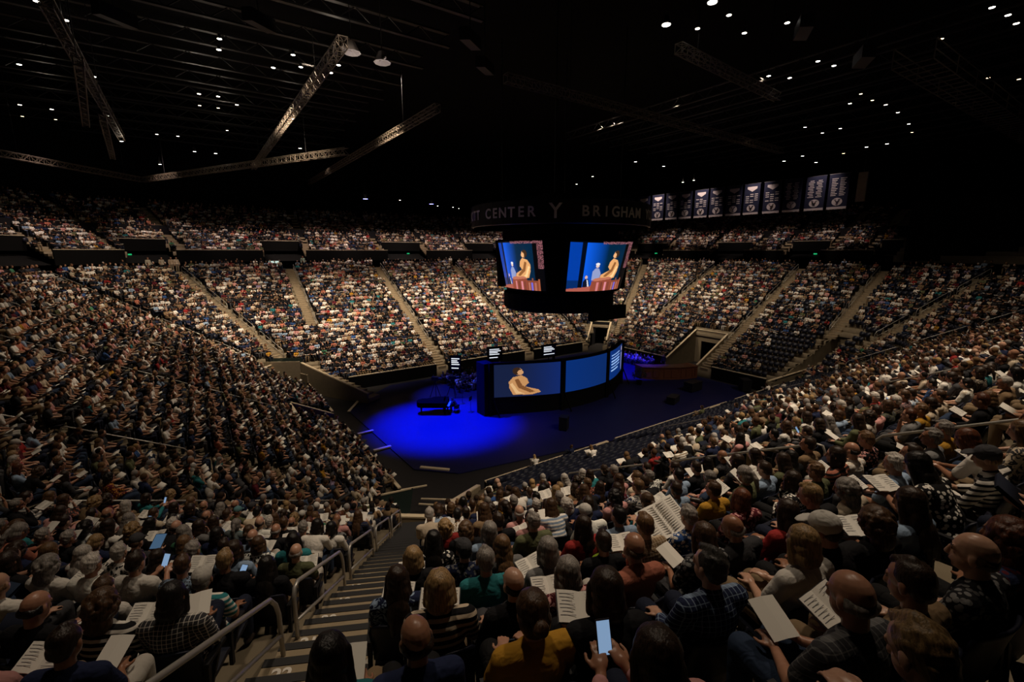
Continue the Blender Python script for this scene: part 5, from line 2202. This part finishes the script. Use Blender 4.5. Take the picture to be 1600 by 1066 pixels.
def y_emblem(par, c, w):
    """white oval with a dark block letter Y"""
    m = MB()
    n = 28
    m.prism([(0, c[1] + w * 0.5 * math.cos(2 * PI * k / n), c[2] + w * 0.40 * math.sin(2 * PI * k / n)) for k in range(n)], (c[0] - 0.03, 0, 0), (c[0] - 0.02, 0, 0))
    o = m.build('oval_emblem', M_BANW, par)
    m = MB()
    s = w * 0.5
    for a, b in (((0.42, 0.45), (0.02, 0.0)), ((-0.42, 0.45), (-0.02, 0.0)), ((0, 0.06), (0, -0.5))):
        m.bar((c[0] - 0.036, c[1] + s * a[0], c[2] + s * a[1]), (c[0] - 0.036, c[1] + s * b[0], c[2] + s * b[1]), s * 0.22, 0.01)
    for a in (0.42, -0.42, 0.0):
        zz = 0.47 if a else -0.5
        m.box((c[0] - 0.036, c[1] + s * a, c[2] + s * zz), (0.01, s * 0.5, s * 0.12))
    m.build('letter', M_BANNER, o)


for k, (e0, e1) in enumerate(edges):
    pts = []
    for e in (e0, e1):
        px = 1000 + e / 4.571
        py = 345 - (px - 1018) * (345 - 326) / (1322 - 1018)
        d = ray(px, py)
        t = 63.5 / d[0]
        pts.append((d[1] * t, 13 + d[2] * t))
    y1, y0 = pts[0][0], pts[1][0]
    zb, zt = (pts[0][1] + pts[1][1]) / 2, (pts[0][1] + pts[1][1]) / 2 + 4.0
    yc, w = (y0 + y1) / 2, (y1 - y0)
    b = empty('banner', (63.5, yc, zt))
    tag(b, 'navy championship banner with white oval emblem, %s from the left in the row' % nth(k + 1), 'banner', 'banners hanging over the right stand')
    def loc(m, name, mt, par=b):
        return m.build(name, mt, par)
    loc(MB().box((0, 0, -2.0), (0.04, w * 0.96, 4.0)), 'cloth', M_BANNER)
    loc(MB().box((-0.03, 0, -3.86), (0.02, w * 0.94, 0.28)), 'hem', M_BANW)
    loc(MB().tube([(0, -w / 2, 0.03), (0, w / 2, 0.03)], 0.04, 8), 'pole', M_BMETAL)
    y_emblem(b, (0, 0, -3.15), min(w * 0.50, 1.15))
    m = MB()
    if k >= 10 or k == 0:
        for r_ in range(11):
            for c_ in (-1, 1):
                m.box((-0.026, c_ * w * 0.2 + 0.05 * (r_ % 3), -0.5 - r_ * 0.19), (0.01, w * 0.30 - 0.12 * ((r_ * 7 + k) % 3), 0.07))
    else:
        m.prism([(0, -w * 0.3, -0.35), (0, w * 0.3, -0.35), (0, w * 0.3, -0.62), (0, 0, -1.0), (0, -w * 0.3, -0.62)], (-0.03, 0, 0), (-0.02, 0, 0))
        for r_ in range(5):
            for c_ in (-1, 0, 1):
                if (r_ * 3 + c_ + k) % 5 < 4:
                    m.box((-0.026, c_ * w * 0.27, -1.35 - r_ * 0.26), (0.01, w * 0.2, 0.11))
    loc(m, 'lettering', M_BANW)
b = empty('banner_batten', (63.5, 22.0, 20.0))
tag(b, 'pale vertical batten at the right end of the banner row', 'batten')
MB().box((0, 0, 0.2), (0.3, 0.9, 3.2)).build('board', M_CONC, b)
MB().tube([(0, 0, 1.8), (0, 0, 9.9)], 0.03, 6).build('cable', M_BMETAL, b)

# ------------------------------------------------------------------ trusses, joists and lamps under the roof
def lattice(m, a, b, w, h, r=0.03, step=0.9):
    a, b = Vector(a), Vector(b)
    d = (b - a)
    L = d.length
    d.normalize()
    s = d.cross(Vector((0, 0, 1))).normalized() * (w / 2)
    t = Vector((0, 0, 1)).cross(s).cross(s)
    t = s.cross(d).normalized() * (h / 2)
    n = max(2, int(L / step))
    for k in range(n):
        p, q = a + d * (L * k / n), a + d * (L * (k + 1) / n)
        fl = 1 if k % 2 else -1
        for sg in (-1, 1):
            m.bar(p + s * sg + t * fl, q + s * sg - t * fl, r, r)
            m.bar(p + s * fl + t * sg, q - s * fl + t * sg, r, r)
        m.bar(p + s + t, p - s + t, r, r)
        m.bar(p + s - t, p - s - t, r, r)
        m.bar(p + s + t, p + s - t, r, r)
        m.bar(p - s + t, p - s - t, r, r)
    return s, t


def truss(name, a, b, label, w=0.75, h=0.75, cat='truss', mt=None):
    mt = mt or M_TRUSS
    a, b = Vector(a), Vector(b)
    o = empty(name, a)
    tag(o, label, cat, 'trusses under the roof')
    z = Vector((0, 0, 0))
    m = MB()
    s, t = lattice(m, z, b - a, w, h, 0.028, 0.6)
    m.build('lattice', mt, o)
    for i in (-1, 1):
        for j in (-1, 1):
            MB().tube([s * i + t * j, b - a + s * i + t * j], 0.032, 6).build('chord', mt, o)
    for f in (0.15, 0.85):
        p = (b - a) * f
        MB().tube([p + t * 1.0 * (1 if t.z > 0 else -1), Vector((p.x, p.y, 29.9 - a.z))], 0.02, 5).build('hanging_cable', M_BMETAL, o)
    return o


def U3(px, py, z):
    return Vector(at_z(px, py, z))


TR = [('lighting_truss', (70, 0), 23, (190, 215), 23, 'long lattice truss that runs down the upper left of the roof'),
      ('lighting_truss', (536, 65), 23, (396, 262), 23, 'long lattice truss left of centre, its near end high by the white fixtures'),
      ('lighting_truss', (684, 168), 23, (484, 285), 23, 'lattice truss left of the video board, its near end by the dark centre'),
      ('lighting_truss', (790, 122), 23, (1222, 236), 23, 'dim lattice truss that crosses behind the video board to the right'),
      ('lighting_truss', (-20, 236), 21, (222, 281), 21, 'lattice truss over the far left corner of the upper deck'),
      ('lighting_truss', (222, 281), 21, (542, 236), 21, 'bright lattice truss over the far left stand'),
      ('lighting_truss', (1060, 75), 24, (1215, 152), 24, 'dim lattice truss high on the right of centre'),
      ('lighting_truss', (122, 96), 20.5, (134, 194), 20.5, 'short drop truss hanging beside the upper left truss'),
      ('lighting_truss', (160, 184), 20.5, (176, 246), 20.5, 'short drop truss at the far end of the upper left truss')]
for nm, p0, z0, p1, z1, lb in TR:
    a, b = U3(*p0, z0), U3(*p1, z1)
    truss(nm, a, b, lb, 0.3 if 'short' in lb else 0.42, 0.3 if 'short' in lb else 0.5)
# catwalk at the upper right
a, b = U3(1425, 100, 23.5), U3(1640, 236, 23.5)
cw = empty('catwalk', a)
tag(cw, 'steel grating catwalk with railings high at the right of the roof', 'catwalk')
d = (b - a)
dn_ = d.normalized()
sdv = dn_.cross(Vector((0, 0, 1))).normalized()
m = MB()
n = 40
for k in range(n):
    p = d * (k / n)
    m.bar(p - sdv * 0.9, p + sdv * 0.9, 0.10, 0.05)
m.build('grating', M_TRUSS, cw)
for sg in (-1, 1):
    m = MB()
    for hgt in (0.0, 0.5, 1.05):
        m.bar(sdv * sg * 0.95 + Vector((0, 0, hgt)), d + sdv * sg * 0.95 + Vector((0, 0, hgt)), 0.05, 0.05)
    for k in range(0, n + 1, 4):
        p = d * (k / n) + sdv * sg * 0.95
        m.bar(p, p + Vector((0, 0, 1.05)), 0.05, 0.05)
    m.build('railing', M_TRUSS, cw)
for f in (0.1, 0.9):
    MB().tube([d * f, d * f + Vector((0, 0, 29.9 - a.z))], 0.025, 5).build('hanging_cable', M_BMETAL, cw)
# roof joists: open-web joists both ways
kk = 0
for k in range(13):
    y = 22 + 4.4 * k
    m = MB()
    m.bar((-26, y, 27.5), (16, y, 27.5), 0.32, 0.10)
    m.bar((-26, y, 26.7), (16, y, 26.7), 0.28, 0.10)
    for j in range(40):
        x0 = -26 + 42 * j / 40
        m.bar((x0, y, 26.7 if j % 2 else 27.5), (x0 + 1.05, y, 27.5 if j % 2 else 26.7), 0.06, 0.06)
    o = m.build('roof_joist', M_JOIST)
    tag(o, 'dark steel roof joist over the left half, %s counted from the near side' % nth(k + 1), 'joist', 'joists over the left half')
for k in range(13):
    x = 40 + 3.8 * k
    m = MB()
    m.bar((x, -8, 27.5), (x, 46, 27.5), 0.32, 0.10)
    m.bar((x, -8, 26.7), (x, 46, 26.7), 0.28, 0.10)
    for j in range(60):
        y0 = -8 + 54 * j / 60
        m.bar((x, y0, 26.7 if j % 2 else 27.5), (x, y0 + 54 / 60, 27.5 if j % 2 else 26.7), 0.06, 0.06)
    o = m.build('roof_joist', M_JOIST)
    tag(o, 'dark steel roof joist over the right half, %s counted from the centre' % nth(k + 1), 'joist', 'joists over the right half')

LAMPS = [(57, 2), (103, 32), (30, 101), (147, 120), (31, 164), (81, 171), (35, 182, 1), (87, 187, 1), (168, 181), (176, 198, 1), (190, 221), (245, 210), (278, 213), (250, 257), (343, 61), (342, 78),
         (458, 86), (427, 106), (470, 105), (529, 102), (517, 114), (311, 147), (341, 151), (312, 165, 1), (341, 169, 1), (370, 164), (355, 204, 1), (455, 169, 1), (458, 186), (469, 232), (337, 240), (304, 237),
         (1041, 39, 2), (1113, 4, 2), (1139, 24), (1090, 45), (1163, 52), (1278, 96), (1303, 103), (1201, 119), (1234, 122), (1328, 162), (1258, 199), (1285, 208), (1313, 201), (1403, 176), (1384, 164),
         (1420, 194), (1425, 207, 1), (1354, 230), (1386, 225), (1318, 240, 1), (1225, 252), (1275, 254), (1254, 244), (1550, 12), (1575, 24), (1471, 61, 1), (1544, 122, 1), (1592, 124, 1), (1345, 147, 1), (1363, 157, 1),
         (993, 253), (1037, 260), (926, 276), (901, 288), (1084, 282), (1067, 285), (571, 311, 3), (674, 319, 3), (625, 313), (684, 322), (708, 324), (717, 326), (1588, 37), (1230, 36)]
hs = MB().lathe([(0.05, 0.42), (0.12, 0.40), (0.14, 0.12), (0.26, 0.0), (0.245, 0.0), (0.13, 0.10), (0.05, 0.12)], (0, 0, 0), 16)
HOUSING = hs.mesh('housing', M_BMETAL, True)
LENS = {}
for key, mt in (('w', M_LAMP), ('y', M_BEAMGLINT), ('b', M_LAMPB)):
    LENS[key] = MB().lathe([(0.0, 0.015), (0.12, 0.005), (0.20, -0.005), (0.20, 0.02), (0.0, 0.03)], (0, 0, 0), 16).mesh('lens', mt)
BRKT = MB().bar((-0.15, 0, 0.25), (-0.15, 0, 0.6), 0.03, 0.03).bar((0.15, 0, 0.25), (0.15, 0, 0.6), 0.03, 0.03).bar((-0.16, 0, 0.6), (0.16, 0, 0.6), 0.03, 0.03).bar((0, 0, 0.6), (0, 0, 1.2), 0.03, 0.03).mesh('bracket', M_BMETAL)
info = []
for L in LAMPS:
    kd_ = L[2] if len(L) > 2 else 0  # warm kind: highlights on the beams, built as small glowing lamps
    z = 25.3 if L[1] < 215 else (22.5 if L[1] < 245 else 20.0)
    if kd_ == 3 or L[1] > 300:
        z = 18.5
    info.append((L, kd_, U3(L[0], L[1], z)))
for sidew, cond in (('left', lambda p: p[0] < 800), ('right', lambda p: p[0] >= 800)):
    S = sorted([q for q in info if cond(q[0])], key=lambda q: q[0][1])
    for n_, (L, kd_, p) in enumerate(S):
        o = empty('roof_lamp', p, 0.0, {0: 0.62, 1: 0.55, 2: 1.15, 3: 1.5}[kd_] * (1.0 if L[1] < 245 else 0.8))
        cw_ = {0: 'white', 1: 'beam highlight shaped as', 2: 'large bright white', 3: 'blue'}[kd_]
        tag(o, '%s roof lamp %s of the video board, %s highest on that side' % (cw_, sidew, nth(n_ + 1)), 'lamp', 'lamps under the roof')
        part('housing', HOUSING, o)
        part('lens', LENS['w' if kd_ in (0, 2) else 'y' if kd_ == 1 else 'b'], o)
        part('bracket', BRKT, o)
        if kd_ in (0, 1) and n_ % 3 == 0 and L[0] < 560:
            pl = bpy.data.lights.new('roof_lamp_glow', 'POINT')
            pl.energy = 45 if kd_ else 30
            pl.color = (1, 0.85, 0.66)
            pl.shadow_soft_size = 0.15
            po = bpy.data.objects.new('roof_lamp_glow', pl)
            po.location = (p.x, p.y, p.z - 0.3)
            COL.objects.link(po)

# loudspeaker arrays and boxed fixtures that hang under the roof
for k, (px, py, z, w, lb) in enumerate(((180, 25, 24, 0.8, 'black loudspeaker box hanging at the upper left of the roof'), (405, 33, 24, 0.7, 'black loudspeaker box hanging left of centre under the roof'), (1256, 44, 24, 0.8, 'black loudspeaker box hanging from a pole at the upper right'),
                                        (1350, 90, 23, 0.8, 'black loudspeaker box hanging over the right stand'), (735, 62, 24, 0.7, 'dim boxed fixture hanging above the dark centre'), (758, 104, 24, 0.7, 'dim boxed fixture hanging lower above the dark centre'))):
    p = U3(px, py, z)
    o = empty('hanging_loudspeaker', p, 0.6)
    tag(o, lb, 'loudspeaker', 'boxes hanging under the roof')
    MB().prism([(-w, -0.3, 0.3), (w, -0.3, 0.3), (w, 0.3, 0.2), (w, 0.35, -0.25), (-w, 0.35, -0.25), (-w, 0.3, 0.2)][:2] + [(w, -0.3, -0.3), (-w, -0.3, -0.3)], (0, 0, 0), (0, 0.6, 0.08)).build('case', M_JOIST, o)
    MB().tube([(0, 0, 0.3), (0, 0, 29.9 - z)], 0.03, 6).build('pole', M_JOIST, o)
# two pale shrouded fixtures beside the head of the centre-left truss
for k, (px, py) in enumerate(((549, 76), (597, 92))):
    p = U3(px, py, 23.2)
    o = empty('shrouded_fixture', p, 0.5 + k, 0.75)
    tag(o, 'pale cloth-wrapped light fixture ' + ('at the near end of the truss' if k == 0 else 'hanging right of the truss end'), 'light fixture', 'wrapped fixtures')
    MB().lathe([(0.02, 0.55), (0.25, 0.45), (0.42, 0.1), (0.62, -0.25), (0.55, -0.3), (0.1, -0.1)], (0, 0, 0), 9).build('shroud', M_BANW, o)
    MB().bar((-0.9, 0, -0.2), (0.9, 0.2, -0.05), 0.10, 0.10).build('arm', M_BANW, o)
    MB().tube([(0, 0, 0.5), (0, 0, 29.9 - 23.2)], 0.03, 6).build('pole', M_JOIST, o)
    spot('shroud_fill', p + Vector((0.6, -1.2, -2.5)), p, 220, 70, 0.5, (1, 0.85, 0.7), 0.1)  # unseen spot in the air below, aimed up to brighten the shroud

# ------------------------------------------------------------------ things on the stage floor
# curved wall of three displays with its black back and skirt
WP = [Vector((18.4, 29.6)), Vector((24.0, 27.4)), Vector((29.5, 27.7)), Vector((33.9, 30.0))]


def wallpt(k, s):
    """point on panel k (0..2): the wall follows one smooth curve"""
    t = k + s
    def q(i):
        return WP[max(0, min(3, i))]
    i = min(2, int(t))
    f = t - i
    p0, p1, p2, p3 = q(i - 1), q(i), q(i + 1), q(i + 2)
    return 0.5 * ((2 * p1) + (p2 - p0) * f + (2 * p0 - 5 * p1 + 4 * p2 - p3) * f * f + (3 * p1 - p0 - 3 * p2 + p3) * f ** 3)


dw = empty('display_wall', (26, 28.5, 0.06))
tag(dw, 'curved black wall of three blue displays standing on the stage floor', 'display wall')
dl = Vector((26, 28.5, 0.06))
sets = [(wall_picture(), 'display showing a seated figure in amber cloth', 0.06, 0.95), (wall_plain(), 'plain blue display', 0.04, 0.97), (wall_plain(True), 'blue display with lines of white text', 0.04, 0.97)]
for k, (C, lb, sa, sb) in enumerate(sets):
    m = MB()
    N = 8
    for i in range(N):
        a, b = wallpt(k, i / N), wallpt(k, (i + 1) / N)
        nrm = Vector((-(b - a).y, (b - a).x)).normalized() * 0.35
        m.prism([Vector((a.x, a.y, 0.06)) - dl, Vector((b.x, b.y, 0.06)) - dl, Vector((b.x, b.y, 4.35)) - dl, Vector((a.x, a.y, 4.35)) - dl], (nrm.x * 0.05, nrm.y * 0.05, 0), (nrm.x, nrm.y, 0))
    fr = m.build('frame', M_BLACK, dw)

    def corner(s, t, k=k, sa=sa, sb=sb):
        p = wallpt(k, sa + (sb - sa) * s)
        return (p.x - dl.x, p.y - dl.y - 0.03, 4.2 - 2.68 * t - dl.z)
    s = bpy.data.objects.new('display', screen_mesh('display', C, corner, M_SCREEN))
    COL.objects.link(s)
    s.parent = fr
    s['label'] = lb
m = MB()
for p in (WP[0], WP[1], WP[2], WP[3]):
    m.box(Vector((p.x - 0.1, p.y - 0.05, 2.2)) - dl, (0.35, 0.25, 4.4))
    m.bar(Vector((p.x + 0.2, p.y - 0.9, 0.1)) - dl, Vector((p.x, p.y - 0.1, 1.8)) - dl, 0.08, 0.08)
m.build('upright', M_BLACK, dw)
MB().box(Vector((18.2, 30.2, 2.2)) - dl, (0.9, 1.2, 4.3)).build('end_box', M_BLACK, dw)

# monitors with lines of text
for k, (x, y, z0, z1, w, rz, lb) in enumerate(((20.1, 39.0, 1.35, 2.85, 1.0, -0.75, 'black monitor with white text on a stand, nearest the piano'), (24.6, 38.8, 1.9, 3.25, 1.5, -0.25, 'black monitor with white text on a stand behind the display wall'),
                                                (31.8, 38.8, 1.35, 2.65, 1.75, -0.1, 'black monitor with white text on a stand by the tunnel steps'))):
    o = empty('text_monitor', (x, y, 0.06), rz)
    tag(o, lb, 'monitor', 'text monitors on the stage floor')
    MB().box((0, 0.06, (z0 + z1) / 2), (w + 0.15, 0.1, z1 - z0 + 0.15)).build('frame', M_BLACK, o)
    p = Picture(60, 44)
    for j in range(6):
        if j == 4:
            continue
        p.rect(0.10, 0.14 + 0.125 * j, 0.92 - 0.22 * ((j * 5 + k) % 3) / 2, 0.21 + 0.125 * j, (230, 235, 245))
    s = bpy.data.objects.new('screen', screen_mesh('screen', p.C, lambda a, b: (-w / 2 + w * a, 0.0, z1 - (z1 - z0) * b), M_SCREEN))
    COL.objects.link(s)
    s.parent = o
    MB().tube([(0, 0.08, 0), (0, 0.08, z0)], 0.05, 8).build('pole', M_BMETAL, o)
    MB().box((0, 0.05, 0.03), (0.9, 0.7, 0.05)).build('base', M_BMETAL, o)

# grand piano, bench, pianist
pn = empty('grand_piano', (15.2, 32.6, 0.06), 0.95)
tag(pn, 'black grand piano with closed lid in the pool of blue light', 'piano')
out = [(-0.75, -0.75), (0.75, -0.75), (0.76, 0.1), (0.70, 0.45), (0.42, 0.75), (0.30, 1.05), (0.26, 1.4), (0.05, 1.66), (-0.30, 1.74), (-0.62, 1.6), (-0.75, 1.3)]
MB().prism([(x_, y_, 0.62) for x_, y_ in out], (0, 0, 0), (0, 0, 0.36)).build('case', M_PIANO, pn)
lid = MB()
R_ = Matrix.Translation((-0.76, 0, 1.0)) @ rotm('Y', -3) @ Matrix.Translation((0.76, 0, -1.0))
lid.prism([R_ @ Vector((x_, y_, 1.0)) for x_, y_ in out if True], (0, 0, 0), (0, 0, 0.03))
lid.build('lid', M_PIANO, pn)
kb = MB().box((0, -0.86, 0.68), (1.4, 0.22, 0.10)).build('keyboard', M_PIANO, pn)
MB().box((0, -0.87, 0.737), (1.22, 0.15, 0.012)).build('keys', M_WHITE, kb)
MB().bar((-0.38, -0.50, 1.15), (0.38, -0.50, 1.15), 0.02, 0.34).build('music_desk', M_PIANO, pn)
for x_, y_ in ((-0.62, -0.6), (0.62, -0.6), (-0.2, 1.4)):
    lg = MB().tube([(x_, y_, 0.62), (x_, y_, 0.35), (x_, y_, 0.08)], [0.085, 0.07, 0.05], 10).build('leg', M_PIANO, pn)
    MB().tube([(x_ - 0.03, y_, 0.04), (x_ + 0.03, y_, 0.04)], 0.04, 10).build('caster', M_PIANO, lg)
MB().bar((0, -0.35, 0.62), (0, -0.4, 0.1), 0.2, 0.05).build('pedal_lyre', M_PIANO, pn)
pb = empty('piano_bench', (16.45, 31.85, 0.06), 0.95)
tag(pb, 'black padded bench at the keyboard of the grand piano', 'bench')
MB().box((0, 0, 0.46), (0.85, 0.36, 0.08)).build('cushion', M_PIANO, pb)
for x_ in (-0.36, 0.36):
    for y_ in (-0.13, 0.13):
        MB().tube([(x_, y_, 0.42), (x_, y_, 0.0)], 0.025, 6).build('leg', M_PIANO, pb)


def single_person(loc, rz, ps, hair, hcol, top, pants, lng, label, group=None):
    o = empty('person', loc, rz)
    tag(o, label, 'person', group)
    part('body', BODY[ps], o, None, SKINS[0])
    s = part('shirt', (LONG if lng else SHIRT)[ps], o, None, top)
    s['pattern'] = 0.0
    t = part('trousers', TROU[ps], o, None, pants)
    t['pattern'] = 0.0
    part('hair', HAIR[hair], o, HEADM[ps], hcol)
    return o


DKB = (0.012, 0.012, 0.015)
single_person((16.4, 31.9, 0.10), 0.95, 'lean', 'bob', HC['dark brown'], DKB, DKB, True, 'person in black seated on the piano bench')
single_person((42.1, 31.2, 0.06), 1.9, 'stand', 'short', HC['dark brown'], DKB, DKB, True, 'person in dark suit standing at the wall of the right entrance')
single_person((33.8, 40.4, 0.06), 3.0, 'stand', 'short', HC['brown'], (0.4, 0.36, 0.3), DKB, True, 'person in pale shirt standing by the tunnel steps behind the display wall')
for k, (px, py, top, lb) in enumerate(((232, 412, (0.45, 0.40, 0.32), 'person in cream shirt standing on the far left concourse'), (253, 412, (0.40, 0.34, 0.26), 'person in tan shirt standing beside the one in cream'),
                                       (269, 420, (0.42, 0.32, 0.22), 'person in brown top standing at the head of the corner stairs'), (277, 418, (0.5, 0.4, 0.3), 'person in khaki jacket standing at the corner rail'), (473, 404, (0.35, 0.45, 0.36), 'person in pale green standing right of the bright doorway'))):
    d = ray(px, py)
    best = None
    for t in np.linspace(40, 95, 400):
        P = np.array(CAM) + d * t
        e = abs(float(ring_r(P[0], P[1])) - 20.6)
        if best is None or e < best[0]:
            best = (e, P)
    P = best[1]
    n_ = np.array([min(0, P[0] - LU), max(0, P[1] - FV)])
    n_ /= max(np.linalg.norm(n_), 1e-6)
    single_person((P[0], P[1], ZCON), face_in(n_[0], n_[1]), 'stand', ('short', 'bob')[k % 2], HC['brown'], top, (0.25, 0.2, 0.14), True, lb, 'ushers on the concourse')

# television cameras and stands behind the piano
for k, (x, y, rz, lb) in enumerate(((16.6, 36.2, -2.3, 'black television camera on a tripod behind the piano'), (18.0, 35.6, -2.0, 'black television camera on a tripod nearest the text monitor'))):
    o = empty('television_camera', (x, y, 0.06), rz)
    tag(o, lb, 'camera', 'television cameras on the stage')
    for j in range(3):
        a = 2 * PI * j / 3 + 0.4
        MB().tube([(0, 0, 1.5), (0.55 * math.cos(a), 0.55 * math.sin(a), 0)], 0.03, 6).build('leg', M_BMETAL, o)
    MB().lathe([(0.08, 1.4), (0.10, 1.5), (0.06, 1.62)], (0, 0, 0), 10).build('tripod_head', M_BMETAL, o)
    bd = MB().box((0, 0, 1.80), (0.26, 0.62, 0.32)).build('camera_body', M_BMETAL, o)
    MB().tube([(0, 0.31, 1.80), (0, 0.62, 1.80)], [0.10, 0.13], 14).build('lens', M_BMETAL, bd)
    MB().box((-0.2, -0.2, 1.98), (0.2, 0.06, 0.15)).build('viewfinder', M_BMETAL, bd)
for k, (x, y) in enumerate(((17.4, 31.2), (17.8, 33.4))):
    o = empty('music_stand', (x, y, 0.06), 0.6 + k)
    tag(o, 'black music stand ' + ('at the right of the piano bench' if k == 0 else 'between the piano and the display wall'), 'music stand', 'music stands')
    MB().lathe([(0.26, 0), (0.05, 0.06), (0.015, 0.1), (0.015, 1.05)], (0, 0, 0), 12).build('stand', M_BMETAL, o)
    MB().bar((-0.25, 0.02, 1.15), (0.25, 0.02, 1.15), 0.02, 0.34).build('desk', M_BMETAL, o)

# long curved wooden rostrum and the dark flight case before it
ro = empty('rostrum', (39.5, 28.3, 0.06))
tag(ro, 'long curved dark wooden rostrum at the right end of the stage', 'rostrum')
rp = [(36.8, 29.8), (38.1, 28.5), (39.7, 27.5), (41.0, 27.0), (41.9, 26.8)]
fr, tp, pnl = MB(), MB(), MB()
for (x0, y0), (x1, y1) in zip(rp[:-1], rp[1:]):
    fr.prism([(x0 - 39.5, y0 - 28.3, 0), (x1 - 39.5, y1 - 28.3, 0), (x1 - 39.5, y1 - 28.3, 1.22), (x0 - 39.5, y0 - 28.3, 1.22)], (0, 0, 0), (0.35, 1.2, 0))
    tp.prism([(x0 - 39.5 - 0.06, y0 - 28.3 - 0.08, 1.22), (x1 - 39.5, y1 - 28.3 - 0.08, 1.22), (x1 - 39.5 + 0.4, y1 - 28.3 + 1.35, 1.22), (x0 - 39.5 + 0.34, y0 - 28.3 + 1.35, 1.22)], (0, 0, 0), (0, 0, 0.07))
    for f in (0.2, 0.6):
        a = Vector((x0 + (x1 - x0) * f - 39.5, y0 + (y1 - y0) * f - 28.33, 0.62))
        b = Vector((x0 + (x1 - x0) * (f + 0.3) - 39.5, y0 + (y1 - y0) * (f + 0.3) - 28.33, 0.62))
        pnl.bar(a, b, 0.04, 0.8)
fr.build('front', M_WOOD, ro)
tp.build('top', M_WOOD, ro)
pnl.build('moulding', M_WOOD, ro)
for k, (x, y, sx, sy, sz, lb) in enumerate(((37.6, 24.4, 1.6, 0.9, 0.75, 'black equipment case on the stage before the wooden rostrum'), (33.0, 23.2, 1.3, 0.7, 0.5, 'low black equipment case on the dark stage floor'), (21.2, 24.0, 0.7, 0.6, 0.9, 'black equipment case alone at the middle of the stage'), (41.6, 21.6, 1.0, 0.8, 1.0, 'dark equipment case by the near right corner ramp'))):
    o = empty('equipment_case', (x, y, 0.06), 0.3 * k)
    tag(o, lb, 'case', 'equipment cases')
    MB().box((0, 0, sz / 2 + 0.08), (sx, sy, sz)).build('body', M_BMETAL, o)
    MB().box((0, 0, sz + 0.11), (sx + 0.03, sy + 0.03, 0.06)).build('lid', M_BMETAL, o)
    for i in (-1, 1):
        for j in (-1, 1):
            MB().tube([(i * sx * 0.4 - 0.02, j * sy * 0.35, 0.04), (i * sx * 0.4 + 0.02, j * sy * 0.35, 0.04)], 0.04, 8).build('caster', M_BLACK, o)
# shrub at the right end of the display wall
tr = empty('potted_shrub', (35.0, 28.6, 0.06))
tag(tr, 'dark leafy potted shrub at the right end of the display wall', 'plant')
MB().lathe([(0.22, 0), (0.30, 0.4), (0.27, 0.4), (0.2, 0.05)], (0, 0, 0), 14).build('pot', M_BLACK, tr)
m = MB()
r3 = random.Random(2)
for _ in range(260):
    a, b, rr = r3.uniform(0, 2 * PI), r3.uniform(-0.6, 1.4), r3.uniform(0.35, 0.75)
    c = Vector((rr * math.cos(a) * math.cos(b), rr * math.sin(a) * math.cos(b), 0.95 + rr * math.sin(b)))
    M3 = Matrix.Rotation(a, 3, 'Z') @ Matrix.Rotation(r3.uniform(-1, 1), 3, 'X')
    m.add([c + M3 @ Vector(v_) for v_ in ((0, -0.10, 0), (0.05, 0, 0.02), (0, 0.10, 0), (-0.05, 0, 0.02))], [(0, 1, 2, 3)])
m.build('leaves', mat('dark_leaf', (0.012, 0.02, 0.01), 0.6), tr)

# a few things that lie among the near rows
def seat_near(px, py, h):
    d = ray(px, py)
    best = None
    for i in range(8, NROW + 1):
        z = zrow(i) + h
        p = np.array(CAM) + d * ((z - 13.0) / d[2])
        e = abs(float(ring_r(p[0], p[1])) - (PITCH_R * i - 0.22))
        if best is None or e < best[0]:
            best = (e, p)
    return best[1]


p = seat_near(1583, 848, 0.5)
o = empty('tote_bag', p, 0.4)
tag(o, 'cream canvas tote bag with rope handles lying on a seat', 'bag')
MB().prism([(-0.19, -0.15, -0.04), (0.19, -0.15, -0.04), (0.22, 0.15, 0.0), (-0.22, 0.15, 0.0)], (0, 0, 0), (0.0, 0.0, 0.10)).build('body', M_PAPER, o)
for s in (-0.05, 0.05):
    MB().tube([(s - 0.10, 0.05, 0.07), (s - 0.08, 0.16, 0.13), (s, 0.22, 0.16), (s + 0.08, 0.16, 0.13), (s + 0.10, 0.05, 0.07)], 0.011, 6).build('handle', M_PAPER, o, smooth=True)
p = seat_near(937, 884, 0.85)
o = empty('backpack', p, 0.2)
tag(o, 'neon yellow backpack worn against a seat back in the near rows', 'bag')
S = Shell()
S.ell((0, 0, 0), (0.14, 0.10, 0.12))
S.ell((0, -0.05, -0.05), (0.10, 0.08, 0.07))
o2 = bpy.data.objects.new('body', S.fuse('body', [mat('neon_cloth', (0.42, 0.62, 0.02), 0.7)], 0.012, 2, 0.7))
COL.objects.link(o2)
o2.parent = o
MB().tube([(-0.07, -0.10, 0.06), (-0.08, -0.13, 0.0), (-0.07, -0.10, -0.07)], 0.012, 6).build('strap', M_BLACK, o)
p = seat_near(589, 802, 0.66)
o = empty('cup', p)
tag(o, 'bright blue cup held beside the numbered stairs', 'cup')
MB().lathe([(0.032, -0.07), (0.042, 0.07), (0.039, 0.07), (0.030, -0.06)], (0, 0, 0), 16).build('body', M_CUP, o, smooth=True)
MB().lathe([(0.044, 0.07), (0.044, 0.078), (0.0, 0.08)], (0, 0, 0), 16).build('lid', M_CUP, o)
